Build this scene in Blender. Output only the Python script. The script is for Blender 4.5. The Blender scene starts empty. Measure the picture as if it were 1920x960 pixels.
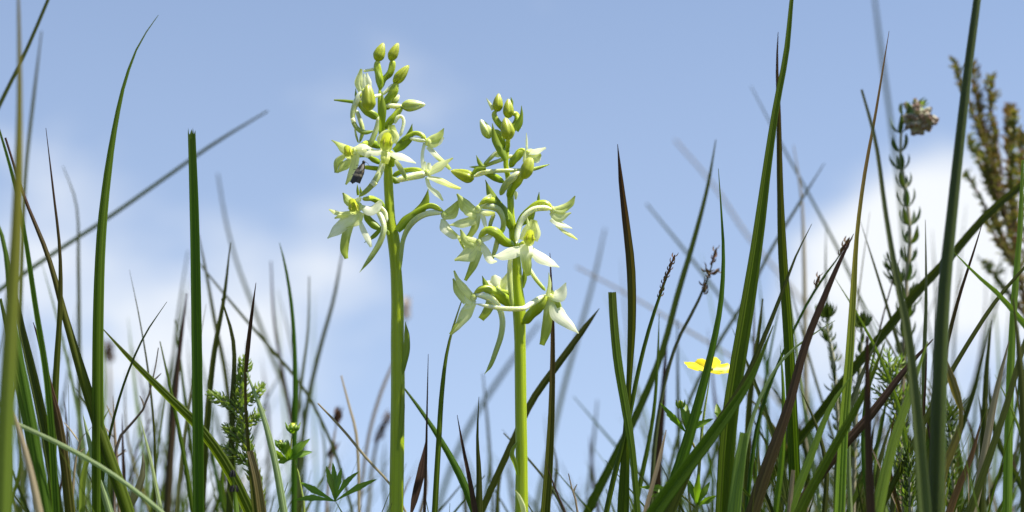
import bpy, math, random
from mathutils import Vector, Matrix, noise

random.seed(11)
R = math.radians
scene = bpy.context.scene
coll = scene.collection

# ------------------------------------------------------------------ camera
D0 = 0.40                         # metres from lens to the orchids
FRAME_W = 0.234                   # metres covered by the picture at that distance
PITCH = R(9.3)
CAM = Vector((0.0, -D0 * math.cos(PITCH), 0.090))
FPX = 1920 * D0 / FRAME_W
cam_d = bpy.data.cameras.new('camera')
cam = bpy.data.objects.new('camera', cam_d)
coll.objects.link(cam)
cam.location = CAM
cam.rotation_euler = (math.pi / 2 + PITCH, 0, 0)
cam_d.sensor_width = 36
cam_d.lens = 36 * D0 / FRAME_W
cam_d.clip_start = 0.01
cam_d.clip_end = 20000
cam_d.dof.use_dof = True
cam_d.dof.focus_distance = D0 - 0.001
cam_d.dof.aperture_fstop = 13.5
scene.camera = cam

# ------------------------------------------------------------------ light
SUN = Vector((0.46, -0.10, 0.88)).normalized()
w = bpy.data.worlds.new('World')
scene.world = w
w.use_nodes = True
nt = w.node_tree
nt.nodes.clear()


def N(t, typ, **kw):
    n = t.nodes.new(typ)
    for k, v in kw.items():
        setattr(n, k, v)
    return n


def math_node(t, op, a, b=None, c=None, clamp=False):
    n = t.nodes.new('ShaderNodeMath')
    n.operation = op
    n.use_clamp = clamp
    for i, v in enumerate((a, b, c)):
        if v is None:
            continue
        if isinstance(v, (int, float)):
            n.inputs[i].default_value = v
        else:
            t.links.new(v, n.inputs[i])
    return n.outputs[0]


def ray(px, py):
    f = Vector((0, math.cos(PITCH), math.sin(PITCH)))
    u = Vector((0, -math.sin(PITCH), math.cos(PITCH)))
    return f + Vector((1, 0, 0)) * ((px - 960) / FPX) + u * ((480 - py) / FPX)


sky = N(nt, 'ShaderNodeTexSky', sky_type='NISHITA')
sky.sun_disc = False
sky.sun_elevation = math.asin(SUN.z)
sky.sun_rotation = math.atan2(SUN.x, SUN.y)
sky.altitude = 900
sky.air_density = 0.7
sky.dust_density = 0.0
sky.ozone_density = 1.2
tc = N(nt, 'ShaderNodeTexCoord')
# clear moorland air: the horizon glow is held back, a thin high haze lies over everything
ssep = N(nt, 'ShaderNodeSeparateXYZ')
nt.links.new(tc.outputs['Generated'], ssep.inputs[0])
scmb = N(nt, 'ShaderNodeCombineXYZ')
nt.links.new(ssep.outputs[0], scmb.inputs[0])
nt.links.new(ssep.outputs[1], scmb.inputs[1])
nt.links.new(math_node(nt, 'MAXIMUM', math_node(nt, 'MULTIPLY_ADD', ssep.outputs[2], .50, .158), ssep.outputs[2]), scmb.inputs[2])
nt.links.new(scmb.outputs[0], sky.inputs[0])
veil = math_node(nt, 'MAXIMUM', math_node(nt, 'MULTIPLY_ADD', ssep.outputs[2], -.5, .29), .08)
mp = N(nt, 'ShaderNodeMapping')
mp.inputs['Scale'].default_value = (1, 1, 1.7)
mp.inputs['Location'].default_value = (3.1, 0.4, 1.7)
nt.links.new(tc.outputs['Generated'], mp.inputs[0])
nz = N(nt, 'ShaderNodeTexNoise')
nz.inputs['Scale'].default_value = 5.5
nz.inputs['Detail'].default_value = 7
nz.inputs['Roughness'].default_value = 0.56
nt.links.new(mp.outputs[0], nz.inputs[0])
acc = nz.outputs[0]
# cumulus banks: direction, angular size, amount
for (px, py, sz, amt) in ((1660, 470, 150, .34), (1800, 400, 140, .32), (1900, 520, 170, .26),
                          (1520, 560, 140, .20), (660, 320, 130, .15), (480, 520, 150, .10),
                          (110, 560, 200, .14), (330, 800, 200, .10), (30, 400, 110, .06),
                          (1700, 830, 260, .20), (660, 460, 110, .09), (1120, 130, 330, -.17),
                          (330, 130, 260, -.14), (1100, 620, 190, -.10), (1700, 80, 260, -.16)):
    d = ray(px, py).normalized()
    dp = N(nt, 'ShaderNodeVectorMath', operation='DISTANCE')
    nrm = N(nt, 'ShaderNodeVectorMath', operation='NORMALIZE')
    nt.links.new(tc.outputs['Generated'], nrm.inputs[0])
    nt.links.new(nrm.outputs[0], dp.inputs[0])
    dp.inputs[1].default_value = d
    q = math_node(nt, 'DIVIDE', dp.outputs['Value'], sz / FPX)
    q = math_node(nt, 'MULTIPLY', q, q)
    q = math_node(nt, 'MULTIPLY', q, -0.9)
    q = math_node(nt, 'EXPONENT', q)
    acc = math_node(nt, 'MULTIPLY_ADD', q, amt, acc)
mr = N(nt, 'ShaderNodeMapRange', interpolation_type='SMOOTHSTEP')
mr.inputs['From Min'].default_value = 0.50
mr.inputs['From Max'].default_value = 0.86
nt.links.new(acc, mr.inputs['Value'])
mx = N(nt, 'ShaderNodeMix', data_type='RGBA')
CLOUD_RGB = (5.0, 5.2, 5.45, 1)
SKY_STRENGTH = 0.10
nt.links.new(math_node(nt, 'SUBTRACT', 1.0, math_node(nt, 'MULTIPLY', math_node(nt, 'SUBTRACT', 1.0, mr.outputs[0]), math_node(nt, 'SUBTRACT', 1.0, veil))), mx.inputs[0])
nt.links.new(sky.outputs[0], mx.inputs[6])
mx.inputs[7].default_value = CLOUD_RGB
bg = N(nt, 'ShaderNodeBackground')
bg.inputs[1].default_value = SKY_STRENGTH
nt.links.new(mx.outputs[2], bg.inputs[0])
wo = N(nt, 'ShaderNodeOutputWorld')
nt.links.new(bg.outputs[0], wo.inputs[0])

sl = bpy.data.lights.new('sun', 'SUN')
sl.energy = 5.0
sl.angle = R(0.53)
sl.color = (1.0, 0.955, 0.88)
so = bpy.data.objects.new('sun', sl)
so.rotation_euler = SUN.to_track_quat('Z', 'Y').to_euler()
so.location = (0, 0, 3)
coll.objects.link(so)

vs = scene.view_settings
vs.view_transform = 'Standard'
vs.look = 'None'
vs.exposure = 0.92
vs.gamma = 1.0
vs.use_curve_mapping = False

# ------------------------------------------------------------------ materials


def ramp(t, src, stops):
    r = t.nodes.new('ShaderNodeValToRGB')
    el = r.color_ramp.elements
    while len(el) > 1:
        el.remove(el[-1])
    el[0].position = stops[0][0]
    el[0].color = (*stops[0][1], 1)
    for p, c in stops[1:]:
        e = el.new(p)
        e.color = (*c, 1)
    t.links.new(src, r.inputs[0])
    return r.outputs[0]


def mat(name, stops, trans=0.35, rough=0.45, spec=0.35, vein=0.25, vscale=(26, 0.7), hue=0.0,
        tint=(1.0, 1.0, 0.6), bump=0.0, spots=None, sss=0.0):
    """stops: colours along v (0 = tip, 1 = base or 100 mm); veins run along u."""
    m = bpy.data.materials.new(name)
    m.use_nodes = True
    t = m.node_tree
    t.nodes.clear()
    uv = t.nodes.new('ShaderNodeUVMap')
    sep = t.nodes.new('ShaderNodeSeparateXYZ')
    t.links.new(uv.outputs[0], sep.inputs[0])
    obi = t.nodes.new('ShaderNodeObjectInfo')
    # a little wobble of the colour boundary
    n0 = t.nodes.new('ShaderNodeTexNoise')
    n0.noise_dimensions = '4D'
    n0.inputs['Scale'].default_value = 4.0
    n0.inputs['Detail'].default_value = 3
    t.links.new(uv.outputs[0], n0.inputs['Vector'])
    t.links.new(math_node(t, 'MULTIPLY', obi.outputs['Random'], 50), n0.inputs['W'])
    wob = math_node(t, 'MULTIPLY_ADD', n0.outputs[0], 0.22, -0.11)
    vv = math_node(t, 'ADD', sep.outputs[1], wob)
    col = ramp(t, vv, stops)
    # veins
    mp = t.nodes.new('ShaderNodeMapping')
    mp.inputs['Scale'].default_value = (vscale[0], vscale[1], 1)
    t.links.new(uv.outputs[0], mp.inputs[0])
    n1 = t.nodes.new('ShaderNodeTexNoise')
    n1.noise_dimensions = '4D'
    n1.inputs['Scale'].default_value = 1.0
    n1.inputs['Detail'].default_value = 4
    t.links.new(mp.outputs[0], n1.inputs['Vector'])
    t.links.new(math_node(t, 'MULTIPLY', obi.outputs['Random'], 31), n1.inputs['W'])
    st = t.nodes.new('ShaderNodeMapRange')
    st.inputs[1].default_value = 0.34
    st.inputs[2].default_value = 0.66
    t.links.new(n1.outputs[0], st.inputs[0])
    f = math_node(t, 'MULTIPLY_ADD', st.outputs[0], 1.7 * vein, 1 - .85 * vein)
    f2 = math_node(t, 'MULTIPLY_ADD', n0.outputs[0], 0.5, 0.75)
    f = math_node(t, 'MULTIPLY', f, f2)
    hs = t.nodes.new('ShaderNodeHueSaturation')
    t.links.new(col, hs.inputs['Color'])
    t.links.new(f, hs.inputs['Value'])
    if hue:
        t.links.new(math_node(t, 'MULTIPLY_ADD', obi.outputs['Random'], hue, 0.5 - hue / 2), hs.inputs['Hue'])
    colr = hs.outputs[0]
    if spots:
        n2 = t.nodes.new('ShaderNodeTexNoise')
        n2.noise_dimensions = '4D'
        n2.inputs['Scale'].default_value = spots[1]
        n2.inputs['Detail'].default_value = 5
        t.links.new(uv.outputs[0], n2.inputs['Vector'])
        t.links.new(math_node(t, 'MULTIPLY', obi.outputs['Random'], 77), n2.inputs['W'])
        k = t.nodes.new('ShaderNodeMapRange')
        k.inputs[1].default_value = spots[2]
        k.inputs[2].default_value = spots[2] + 0.09
        t.links.new(n2.outputs[0], k.inputs[0])
        mm = t.nodes.new('ShaderNodeMix')
        mm.data_type = 'RGBA'
        t.links.new(k.outputs[0], mm.inputs[0])
        t.links.new(colr, mm.inputs[6])
        mm.inputs[7].default_value = (*spots[0], 1)
        colr = mm.outputs[2]
    p = t.nodes.new('ShaderNodeBsdfPrincipled')
    t.links.new(colr, p.inputs['Base Color'])
    p.inputs['Roughness'].default_value = rough
    p.inputs['Specular IOR Level'].default_value = spec
    if sss:
        p.inputs['Subsurface Weight'].default_value = 1.0
        p.inputs['Subsurface Radius'].default_value = (1.0, 0.9, 0.35)
        p.inputs['Subsurface Scale'].default_value = sss
    if bump:
        b = t.nodes.new('ShaderNodeBump')
        b.inputs['Strength'].default_value = bump
        b.inputs['Distance'].default_value = 0.0003
        t.links.new(n1.outputs[0], b.inputs['Height'])
        t.links.new(b.outputs[0], p.inputs['Normal'])
    out = t.nodes.new('ShaderNodeOutputMaterial')
    if trans > 0:
        tr = t.nodes.new('ShaderNodeBsdfTranslucent')
        tm = t.nodes.new('ShaderNodeMix')
        tm.data_type = 'RGBA'
        tm.blend_type = 'MULTIPLY'
        tm.inputs[0].default_value = 1
        t.links.new(colr, tm.inputs[6])
        tm.inputs[7].default_value = (*[1.35 * c for c in tint], 1)
        t.links.new(tm.outputs[2], tr.inputs[0])
        ms = t.nodes.new('ShaderNodeMixShader')
        ms.inputs[0].default_value = trans
        t.links.new(p.outputs[0], ms.inputs[1])
        t.links.new(tr.outputs[0], ms.inputs[2])
        t.links.new(ms.outputs[0], out.inputs[0])
    else:
        t.links.new(p.outputs[0], out.inputs[0])
    return m


WHITE = (0.87, 0.88, 0.68)
PALE = (0.66, 0.72, 0.42)
YG = (0.42, 0.48, 0.06)
GREEN = (0.17, 0.26, 0.030)
M = {}
M['stem'] = mat('orchid_stem', [(0, (.35, .43, .012)), (1, (.27, .355, .006))], 0, .40, .32, .16, (40, .4), bump=.25, sss=.0016)
M['ovary'] = mat('orchid_ovary', [(0, (.48, .54, .06)), (.4, (.32, .41, .018)), (1, (.21, .31, .010))], 0, .38, .45, .22, (10, 1.2), bump=.25, sss=.001)
M['bract'] = mat('orchid_bract', [(0, (.24, .30, .03)), (1, (.22, .32, .014))], .42, .42, .4, .2, (14, .5), bump=.2)
M['bud'] = mat('orchid_bud', [(0, (.44, .47, .11)), (.45, (.31, .35, .018)), (1, (.36, .41, .018))], 0, .40, .4, .2, (9, .8), bump=.3, sss=.0014)
M['budpale'] = mat('opening_bud', [(0, (.72, .76, .52)), (.5, (.52, .58, .20)), (1, (.40, .48, .10))], 0, .42, .35, .2, (9, .8), bump=.3, sss=.0014)
M['white'] = mat('petal_white', [(0, (.72, .76, .46)), (.2, WHITE), (.8, WHITE), (1, PALE)], .48, .5, .25, .10, (14, .6), tint=(1, 1, .74), bump=.25)
M['palegreen'] = mat('petal_pale_green', [(0, (.52, .57, .16)), (.3, (.78, .81, .44)), (1, (.82, .84, .44))], .50, .5, .25, .14, (12, .6), tint=(1, 1, .62), bump=.25)
M['hood'] = mat('petal_hood', [(0, (.30, .36, .09)), (.35, (.58, .64, .22)), (1, (.74, .78, .42))], .46, .48, .25, .16, (9, .6), tint=(1, 1, .5), bump=.25)
M['lip'] = mat('lip', [(0, (.42, .50, .08)), (.45, (.62, .68, .24)), (.75, WHITE), (1, WHITE)], .40, .48, .3, .12, (9, .5), tint=(1, 1, .55), bump=.2)
M['lipgreen'] = mat('lip_green', [(0, (.30, .38, .03)), (.6, (.44, .50, .12)), (1, (.68, .72, .44))], .40, .45, .3, .12, (9, .5), tint=(1, 1, .45), bump=.2)
M['lipyellow'] = mat('lip_yellow', [(0, (.60, .64, .08)), (.6, (.74, .77, .32)), (1, WHITE)], .42, .45, .3, .1, (9, .5), tint=(1, 1, .5), bump=.2)
M['spur'] = mat('spur', [(0, (.26, .34, .06)), (.5, (.42, .48, .18)), (1, (.72, .75, .56))], 0, .34, .5, .12, (5, .8), bump=.15, sss=.0014)
M['spurwhite'] = mat('spur_white', [(0, (.74, .76, .56)), (1, (.70, .74, .46))], 0, .38, .4, .1, (5, .8), bump=.15, sss=.0014)
M['column'] = mat('column', [(0, (.56, .60, .12)), (.5, (.46, .51, .05)), (1, (.62, .67, .24))], .40, .45, .3, .15, (7, 3), tint=(1, 1, .5), bump=.2)
M['pollinium'] = mat('pollinium', [(0, (.56, .52, .05)), (1, (.50, .49, .05))], 0, .45, .3, .25, (6, 6))
# grass
GT = (1.15, 1.2, .34)
M['g_green'] = mat('grass_green', [(0, (.095, .125, .018)), (.15, (.080, .135, .013)), (1, (.070, .124, .006))], .46, .5, .18, .5, (16, .35), .05, GT, .35, spots=((.16, .11, .04), 9, .73))
M['g_dark'] = mat('grass_dark', [(0, (.060, .070, .016)), (1, (.054, .086, .006))], .38, .5, .18, .5, (16, .35), .05, GT, .35)
M['g_bright'] = mat('grass_bright', [(0, (.17, .24, .03)), (1, (.15, .26, .02))], .42, .45, .4, .35, (16, .35), .03, GT, .3, spots=((.22, .14, .04), 7, .74))
M['g_olive'] = mat('grass_olive', [(0, (.12, .095, .035)), (.35, (.20, .17, .02)), (.8, (.13, .17, .015)), (1, (.12, .17, .015))], .40, .45, .35, .3, (14, .35), .02, (1, 1, .4), .3, spots=((.20, .10, .03), 6, .74))
M['g_tip'] = mat('grass_browntip', [(0, (.045, .020, .018)), (.16, (.070, .036, .022)), (.42, (.078, .080, .012)), (.75, (.078, .115, .008)), (1, (.074, .118, .005))], .42, .5, .18, .5, (16, .35), .02, GT, .35)
M['g_purple'] = mat('grass_purple', [(0, (.050, .026, .020)), (.4, (.072, .044, .024)), (.8, (.068, .070, .016)), (1, (.060, .090, .010))], .28, .5, .2, .4, (16, .35), .02, (1.1, .9, .5), .35)
M['g_gold'] = mat('grass_gold', [(0, (.16, .08, .05)), (.3, (.24, .14, .05)), (.5, (.26, .20, .03)), (.8, (.22, .28, .02)), (1, (.18, .28, .02))], .40, .45, .35, .28, (14, .35), .02, (1, 1.05, .4), .3)
M['g_straw'] = mat('grass_straw', [(0, (.32, .25, .16)), (1, (.42, .36, .22))], .35, .55, .25, .3, (12, .5), .03, (1, .95, .75), .3, spots=((.14, .10, .06), 6, .68))
M['g_pale'] = mat('grass_pale', [(0, (.30, .36, .16)), (1, (.24, .34, .10))], .35, .45, .4, .4, (16, .35), .03, (1, 1.1, .55), .3)
M['g_grey'] = mat('grass_grey', [(0, (.090, .092, .045)), (1, (.088, .120, .026))], .32, .48, .28, .35, (16, .35), .05, GT, .3)
M['rush'] = mat('rush_stem', [(0, (.052, .070, .014)), (1, (.048, .070, .008))], 0, .45, .22, .25, (30, .3), .02, bump=.3, sss=.0008)
M['twig'] = mat('twig', [(0, (.10, .075, .055)), (1, (.16, .12, .09))], 0, .75, .2, .5, (6, 14), .02, bump=.8)
M['seed'] = mat('seed_brown', [(0, (.075, .040, .022)), (1, (.16, .085, .040))], .1, .6, .3, .4, (6, 6), .04, bump=.5)
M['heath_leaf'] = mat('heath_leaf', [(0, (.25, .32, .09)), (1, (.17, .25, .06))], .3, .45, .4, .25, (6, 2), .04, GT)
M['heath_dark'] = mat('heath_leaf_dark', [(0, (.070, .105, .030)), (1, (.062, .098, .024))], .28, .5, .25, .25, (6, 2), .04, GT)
M['heath_stem'] = mat('heath_stem', [(0, (.34, .34, .22)), (1, (.22, .15, .09))], 0, .7, .2, .3, (8, 9), bump=.6)
M['heath_bell'] = mat('heath_bell', [(0, (.26, .17, .12)), (.2, (.44, .38, .30)), (.6, (.44, .46, .30)), (1, (.22, .28, .11))], .3, .6, .2, .3, (9, 1), .04, (1, .85, .75))
M['heather'] = mat('heather_leaf', [(0, (.30, .16, .09)), (.3, (.20, .18, .05)), (1, (.13, .19, .04))], .35, .5, .3, .35, (4, 4), .10, (1, 1, .5))
M['heather_wood'] = mat('heather_wood', [(0, (.16, .09, .05)), (1, (.11, .07, .05))], 0, .8, .2, .5, (6, 9), bump=.6)
M['yellow'] = mat('petal_yellow', [(0, (.90, .74, .012)), (1, (.86, .68, .010))], .42, .4, .35, .08, (9, .8), tint=(1, 1, .5), bump=.15)
M['tleaf'] = mat('tormentil_leaf', [(0, (.17, .27, .03)), (1, (.13, .24, .02))], .45, .42, .4, .25, (7, 3), .03, GT, .35)
M['tstem'] = mat('tormentil_stem', [(0, (.18, .24, .04)), (1, (.20, .18, .06))], 0, .45, .35, .25, (8, 2), sss=.0006)
M['moth_wing'] = mat('moth_wing', [(0, (.008, .007, .007)), (.30, (.020, .016, .013)), (.40, (.34, .27, .18)), (.47, (.030, .022, .016)), (.62, (.24, .19, .13)), (.70, (.028, .02, .015)), (.9, (.10, .075, .05)), (1, (.02, .015, .012))], 0, .38, .5, .5, (12, 3), bump=.5)
M['moth_body'] = mat('moth_body', [(0, (.012, .010, .010)), (1, (.010, .009, .009))], 0, .45, .45, .3, (6, 6), bump=.4)
M['fluff'] = mat('seed_fluff', [(0, (.66, .60, .56)), (1, (.60, .52, .48))], .35, .8, .1, .2, (9, 2), 0, (1, .95, .9))


def ground_mat():
    m = bpy.data.materials.new('moor_ground')
    m.use_nodes = True
    t = m.node_tree
    p = t.nodes['Principled BSDF']
    tcn = t.nodes.new('ShaderNodeTexCoord')
    a = t.nodes.new('ShaderNodeTexNoise')
    a.inputs['Scale'].default_value = 30
    a.inputs['Detail'].default_value = 8
    t.links.new(tcn.outputs['Object'], a.inputs[0])
    b = t.nodes.new('ShaderNodeTexNoise')
    b.inputs['Scale'].default_value = 0.6
    b.inputs['Detail'].default_value = 6
    t.links.new(tcn.outputs['Object'], b.inputs[0])
    s = math_node(t, 'MULTIPLY_ADD', a.outputs[0], .6, 0.0)
    s = math_node(t, 'MULTIPLY_ADD', b.outputs[0], .4, s)
    c = ramp(t, s, [(.3, (.030, .024, .014)), (.45, (.055, .062, .020)), (.58, (.085, .105, .030)), (.72, (.16, .14, .06))])
    t.links.new(c, p.inputs['Base Color'])
    p.inputs['Roughness'].default_value = .9
    bp = t.nodes.new('ShaderNodeBump')
    bp.inputs['Strength'].default_value = .8
    bp.inputs['Distance'].default_value = .004
    t.links.new(a.outputs[0], bp.inputs['Height'])
    t.links.new(bp.outputs[0], p.inputs['Normal'])
    return m


M['ground'] = ground_mat()

# ------------------------------------------------------------------ mesh helpers
WO = {}                          # world origin of every object built


def P(px, py, k=1.0, dz=0.0):
    """pixel -> point on the upright plane k times the orchids' distance away (dz in mm further)."""
    y = CAM.y + k * (-CAM.y) + dz / 1000.0
    r = ray(px, py)
    return CAM + r * ((y - CAM.y) / r.y)


def pm(k=1.0):
    return k * D0 / FPX          # metres per pixel


def cat(pts, vals, n):
    """Catmull-Rom through pts; vals interpolated the same way. Returns n samples."""
    m = len(pts)
    if m == 2:
        o, v = [], []
        for i in range(n):
            t = i / (n - 1)
            o.append(pts[0].lerp(pts[1], t))
            v.append(vals[0] * (1 - t) + vals[1] * t)
        return o, v
    seg = [max(1e-9, (pts[i + 1] - pts[i]).length) for i in range(m - 1)]
    tot = sum(seg)
    o, v = [], []
    for i in range(n):
        s = tot * i / (n - 1)
        j = 0
        while j < m - 2 and s > seg[j]:
            s -= seg[j]
            j += 1
        t = min(1.0, s / seg[j])
        p1, p2 = pts[j], pts[j + 1]
        p0 = pts[j - 1] if j > 0 else p1 * 2 - p2
        p3 = pts[j + 2] if j + 2 < m else p2 * 2 - p1
        l0 = seg[j] / (seg[j - 1] if j > 0 else seg[j])
        l1 = seg[j] / (seg[j + 1] if j + 2 < m else seg[j])
        m1 = ((p2 - p1) + (p1 - p0) * l0) * .5
        m2 = ((p2 - p1) + (p3 - p2) * l1) * .5
        t2, t3 = t * t, t * t * t
        o.append(p1 * (2 * t3 - 3 * t2 + 1) + m1 * (t3 - 2 * t2 + t) + p2 * (-2 * t3 + 3 * t2) + m2 * (t3 - t2))
        a, b = vals[j], vals[j + 1]
        tt = t * t * (3 - 2 * t) * .5 + t * .5
        v.append(a * (1 - tt) + b * tt)
    return o, v


def obj(name, verts, faces, uvs, m, parent=None, origin=None, smooth=True):
    if origin is None:
        origin = verts[0]
    me = bpy.data.meshes.new(name)
    me.from_pydata([v - origin for v in verts], [], faces)
    if uvs:
        ul = me.uv_layers.new(name='UVMap')
        for li, l in enumerate(me.loops):
            ul.data[li].uv = uvs[l.vertex_index]
    me.materials.append(m)
    if smooth:
        me.polygons.foreach_set('use_smooth', [True] * len(me.polygons))
    me.update()
    o = bpy.data.objects.new(name, me)
    coll.objects.link(o)
    WO[o.name] = origin.copy()
    if parent:
        o.parent = parent
        o.location = origin - WO[parent.name]
    else:
        o.location = origin
    return o


def thing(name, loc, label, category, group=None):
    o = bpy.data.objects.new(name, None)
    coll.objects.link(o)
    o.empty_display_size = 0.01
    o.location = loc
    WO[o.name] = Vector(loc)
    return tag(o, label, category, group)


def tag(o, label=None, category=None, group=None, kind=None):
    if label:
        o['label'] = label
    if category:
        o['category'] = category
    if group:
        o['group'] = group
    if kind:
        o['kind'] = kind
    return o


def tube_geo(c, r, sides=10, ridges=0, rdepth=.08, flat=None, twist=0.0, vabs=False, vt=None, grooves=0):
    V, F, U = [], [], []
    n = len(c)
    t0 = (c[1] - c[0]).normalized()
    ref = Vector((0, -1, 0)) if abs(t0.y) < .8 else Vector((1, 0, 0))
    nn = (ref - t0 * ref.dot(t0)).normalized()
    L = 0
    tot = sum((c[i + 1] - c[i]).length for i in range(n - 1)) or 1
    for i in range(n):
        t = (c[min(i + 1, n - 1)] - c[max(i - 1, 0)]).normalized()
        nn = (nn - t * nn.dot(t)).normalized()
        b = t.cross(nn)
        if i:
            L += (c[i] - c[i - 1]).length
        for j in range(sides + 1):
            a = 2 * math.pi * j / sides
            rr = r[i]
            if ridges:
                rr *= 1 + rdepth * math.cos(ridges * (a + twist * L / tot))
            if grooves:
                g = abs(math.sin(grooves * (a + .45) / 2))
                rr *= 1 - .24 * (1 - g) ** 3
            V.append(c[i] + nn * (rr * math.cos(a)) + b * (rr * math.sin(a)) * (flat if flat else 1))
            U.append((j / sides, (L / .1) if vabs else L / tot))
    W = sides + 1
    for i in range(n - 1):
        for j in range(sides):
            F.append((i * W + j, i * W + j + 1, (i + 1) * W + j + 1, (i + 1) * W + j))
    F.append(tuple(range(sides)))
    F.append(tuple((n - 1) * W + j for j in reversed(range(sides))))
    return V, F, U


def tube(name, pts, ws, k, m, parent=None, n=None, sides=10, rnd=True, **kw):
    """pts: 3D points; ws: pixel widths at them."""
    n = n or max(6, 6 * len(pts))
    c, r = cat(pts, [x * .5 * pm(k) for x in ws], n)
    if rnd:                       # rounded ends
        for e in (0, 1, 2):
            f = (0.25, .66, .9)[e]
            if r[-1 - e] > 0 and ws[-1] > 2:
                r[-1 - e] *= f
            if ws[0] > 2:
                r[e] *= f
    V, F, U = tube_geo(c, r, sides, **kw)
    return obj(name, V, F, U, m, parent, c[0])


def ribbon_geo(c, wd, hint, cup=.2, nj=5, fold=False, ribs=0, vabs=False, ragged=None, wave=0.0, twist=0.0, ph=0.0):
    V, F, U = [], [], []
    n = len(c)
    L = 0
    tot = sum((c[i + 1] - c[i]).length for i in range(n - 1)) or 1
    for i in range(n):
        t = (c[min(i + 1, n - 1)] - c[max(i - 1, 0)]).normalized()
        s = t.cross(hint)
        if s.length < 1e-4:
            s = t.cross(Vector((1, .1, 0)))
        s.normalize()
        if i:
            L += (c[i] - c[i - 1]).length
        nn = s.cross(t).normalized()
        if twist:
            a = twist * (L / tot) + ph
            s, nn = s * math.cos(a) + nn * math.sin(a), nn * math.cos(a) - s * math.sin(a)
        for j in range(nj):
            u = -1 + 2 * j / (nj - 1)
            h = (abs(u) if fold else u * u) * cup * wd[i] * .5
            if ribs:
                h += .045 * wd[i] * math.cos(ribs * math.pi * u)
            p = c[i] + s * (u * wd[i] * .5) - nn * h
            if wave:
                p += nn * (wave * wd[i] * math.sin(L / tot * 9 + u * 2 + ph * 3) * abs(u))
            if ragged and i == 0:
                p -= t * ragged[j % len(ragged)]
            V.append(p)
            U.append(((u + 1) / 2, (L / .1) if vabs else L / tot))
    for i in range(n - 1):
        for j in range(nj - 1):
            F.append((i * nj + j, i * nj + j + 1, (i + 1) * nj + j + 1, (i + 1) * nj + j))
    return V, F, U


def ribbon(name, pts, ws, k, m, parent=None, hint=(0, -1, .35), n=None, **kw):
    n = n or max(8, 6 * len(pts))
    c, wd = cat(pts, [x * pm(k) for x in ws], n)
    V, F, U = ribbon_geo(c, wd, Vector(hint).normalized(), **kw)
    return obj(name, V, F, U, m, parent, c[0])


def pp(s, k=1.0, dz=0.0):
    o = []
    for q in s.split():
        a = [float(x) for x in q.split(',')]
        o.append(P(a[0], a[1], k, dz + (a[2] if len(a) > 2 else 0)))
    return o


def ww(s):
    return [float(x) for x in s.split()]


def join_geo(parts):
    V, F, U = [], [], []
    for v, f, u in parts:
        b = len(V)
        V += v
        F += [tuple(i + b for i in q) for q in f]
        U += u
    return V, F, U


# ------------------------------------------------------------------ ground
def build_ground():
    V, F = [], []
    rings = [0.0] + [0.03 * 1.22 ** i for i in range(62)]
    seg = 72
    V.append(Vector((0, 0, 0)))
    for r in rings[1:]:
        for j in range(seg):
            a = 2 * math.pi * j / seg
            x, y = r * math.cos(a), r * math.sin(a)
            z = -0.006 + 0.010 * noise.noise(Vector((x * 9, y * 9, 0))) * min(1, r * 4)
            z += -0.02 * max(0, min(1, (r - 2) / 3))
            V.append(Vector((x, y, z)))
    for j in range(seg):
        F.append((0, 1 + j, 1 + (j + 1) % seg))
    for i in range(len(rings) - 2):
        for j in range(seg):
            a, b = 1 + i * seg, 1 + (i + 1) * seg
            F.append((a + j, b + j, b + (j + 1) % seg, a + (j + 1) % seg))
    g = obj('ground', V, F, None, M['ground'], None, Vector((0, 0, 0)))
    tag(g, 'mossy peat ground under the grass reaching the horizon', 'ground', kind='structure')


build_ground()

# ------------------------------------------------------------------ orchids
def orchid(base_px, label):
    b = P(*base_px)
    b = Vector((b.x, b.y, 0))
    return thing('butterfly_orchid', b, label, 'orchid', 'orchids in flower')


def stem(root, s, wds, ext=True):
    pts = pp(s)
    ws = ww(wds)
    l = pts[-1]
    pts += [Vector((l.x + .0005, l.y, l.z * .5)), Vector((l.x, l.y, -.012))]
    ws += [ws[-1] * 1.05, ws[-1] * 1.1]
    o = tube('stem', pts, ws, 1, M['stem'], root, n=110, sides=24, ridges=6, rdepth=.045, twist=1.2, vabs=True)
    return o


def basal_leaf(root, ang, length, wid):
    """the broad leaf at the foot of the stem, out of the picture below"""
    b = WO[root.name]
    d = Vector((math.cos(ang), math.sin(ang), 0))
    pts = [b + d * length + Vector((0, 0, .030)), b + d * (length * .55) + Vector((0, 0, .040)), b + d * .012 + Vector((0, 0, .016)), b + Vector((0, 0, -.003))]
    ribbon('leaf', pts, [1, wid, wid * .6, 30], 1, M['bract'], root, hint=(0, 0, 1), cup=-.25, n=20, nj=7)


KIND = {
    # kind: (part name, builder, material, default cup)
    'hood': ('dorsal_sepal', 'r', 'hood', .75), 'sep': ('lateral_sepal', 'r', 'white', .28),
    'pet': ('petal', 'r', 'palegreen', .45), 'petw': ('petal', 'r', 'white', .4),
    'sepg': ('lateral_sepal', 'r', 'palegreen', .3),
    'lip': ('lip', 'r', 'lip', .35), 'lipg': ('lip', 'r', 'lipgreen', .35), 'lipy': ('lip', 'r', 'lipyellow', .35),
    'spur': ('spur', 't', 'spur', 0), 'spurw': ('spur', 't', 'spurwhite', 0), 'ov': ('ovary', 't', 'ovary', 0),
}


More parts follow.
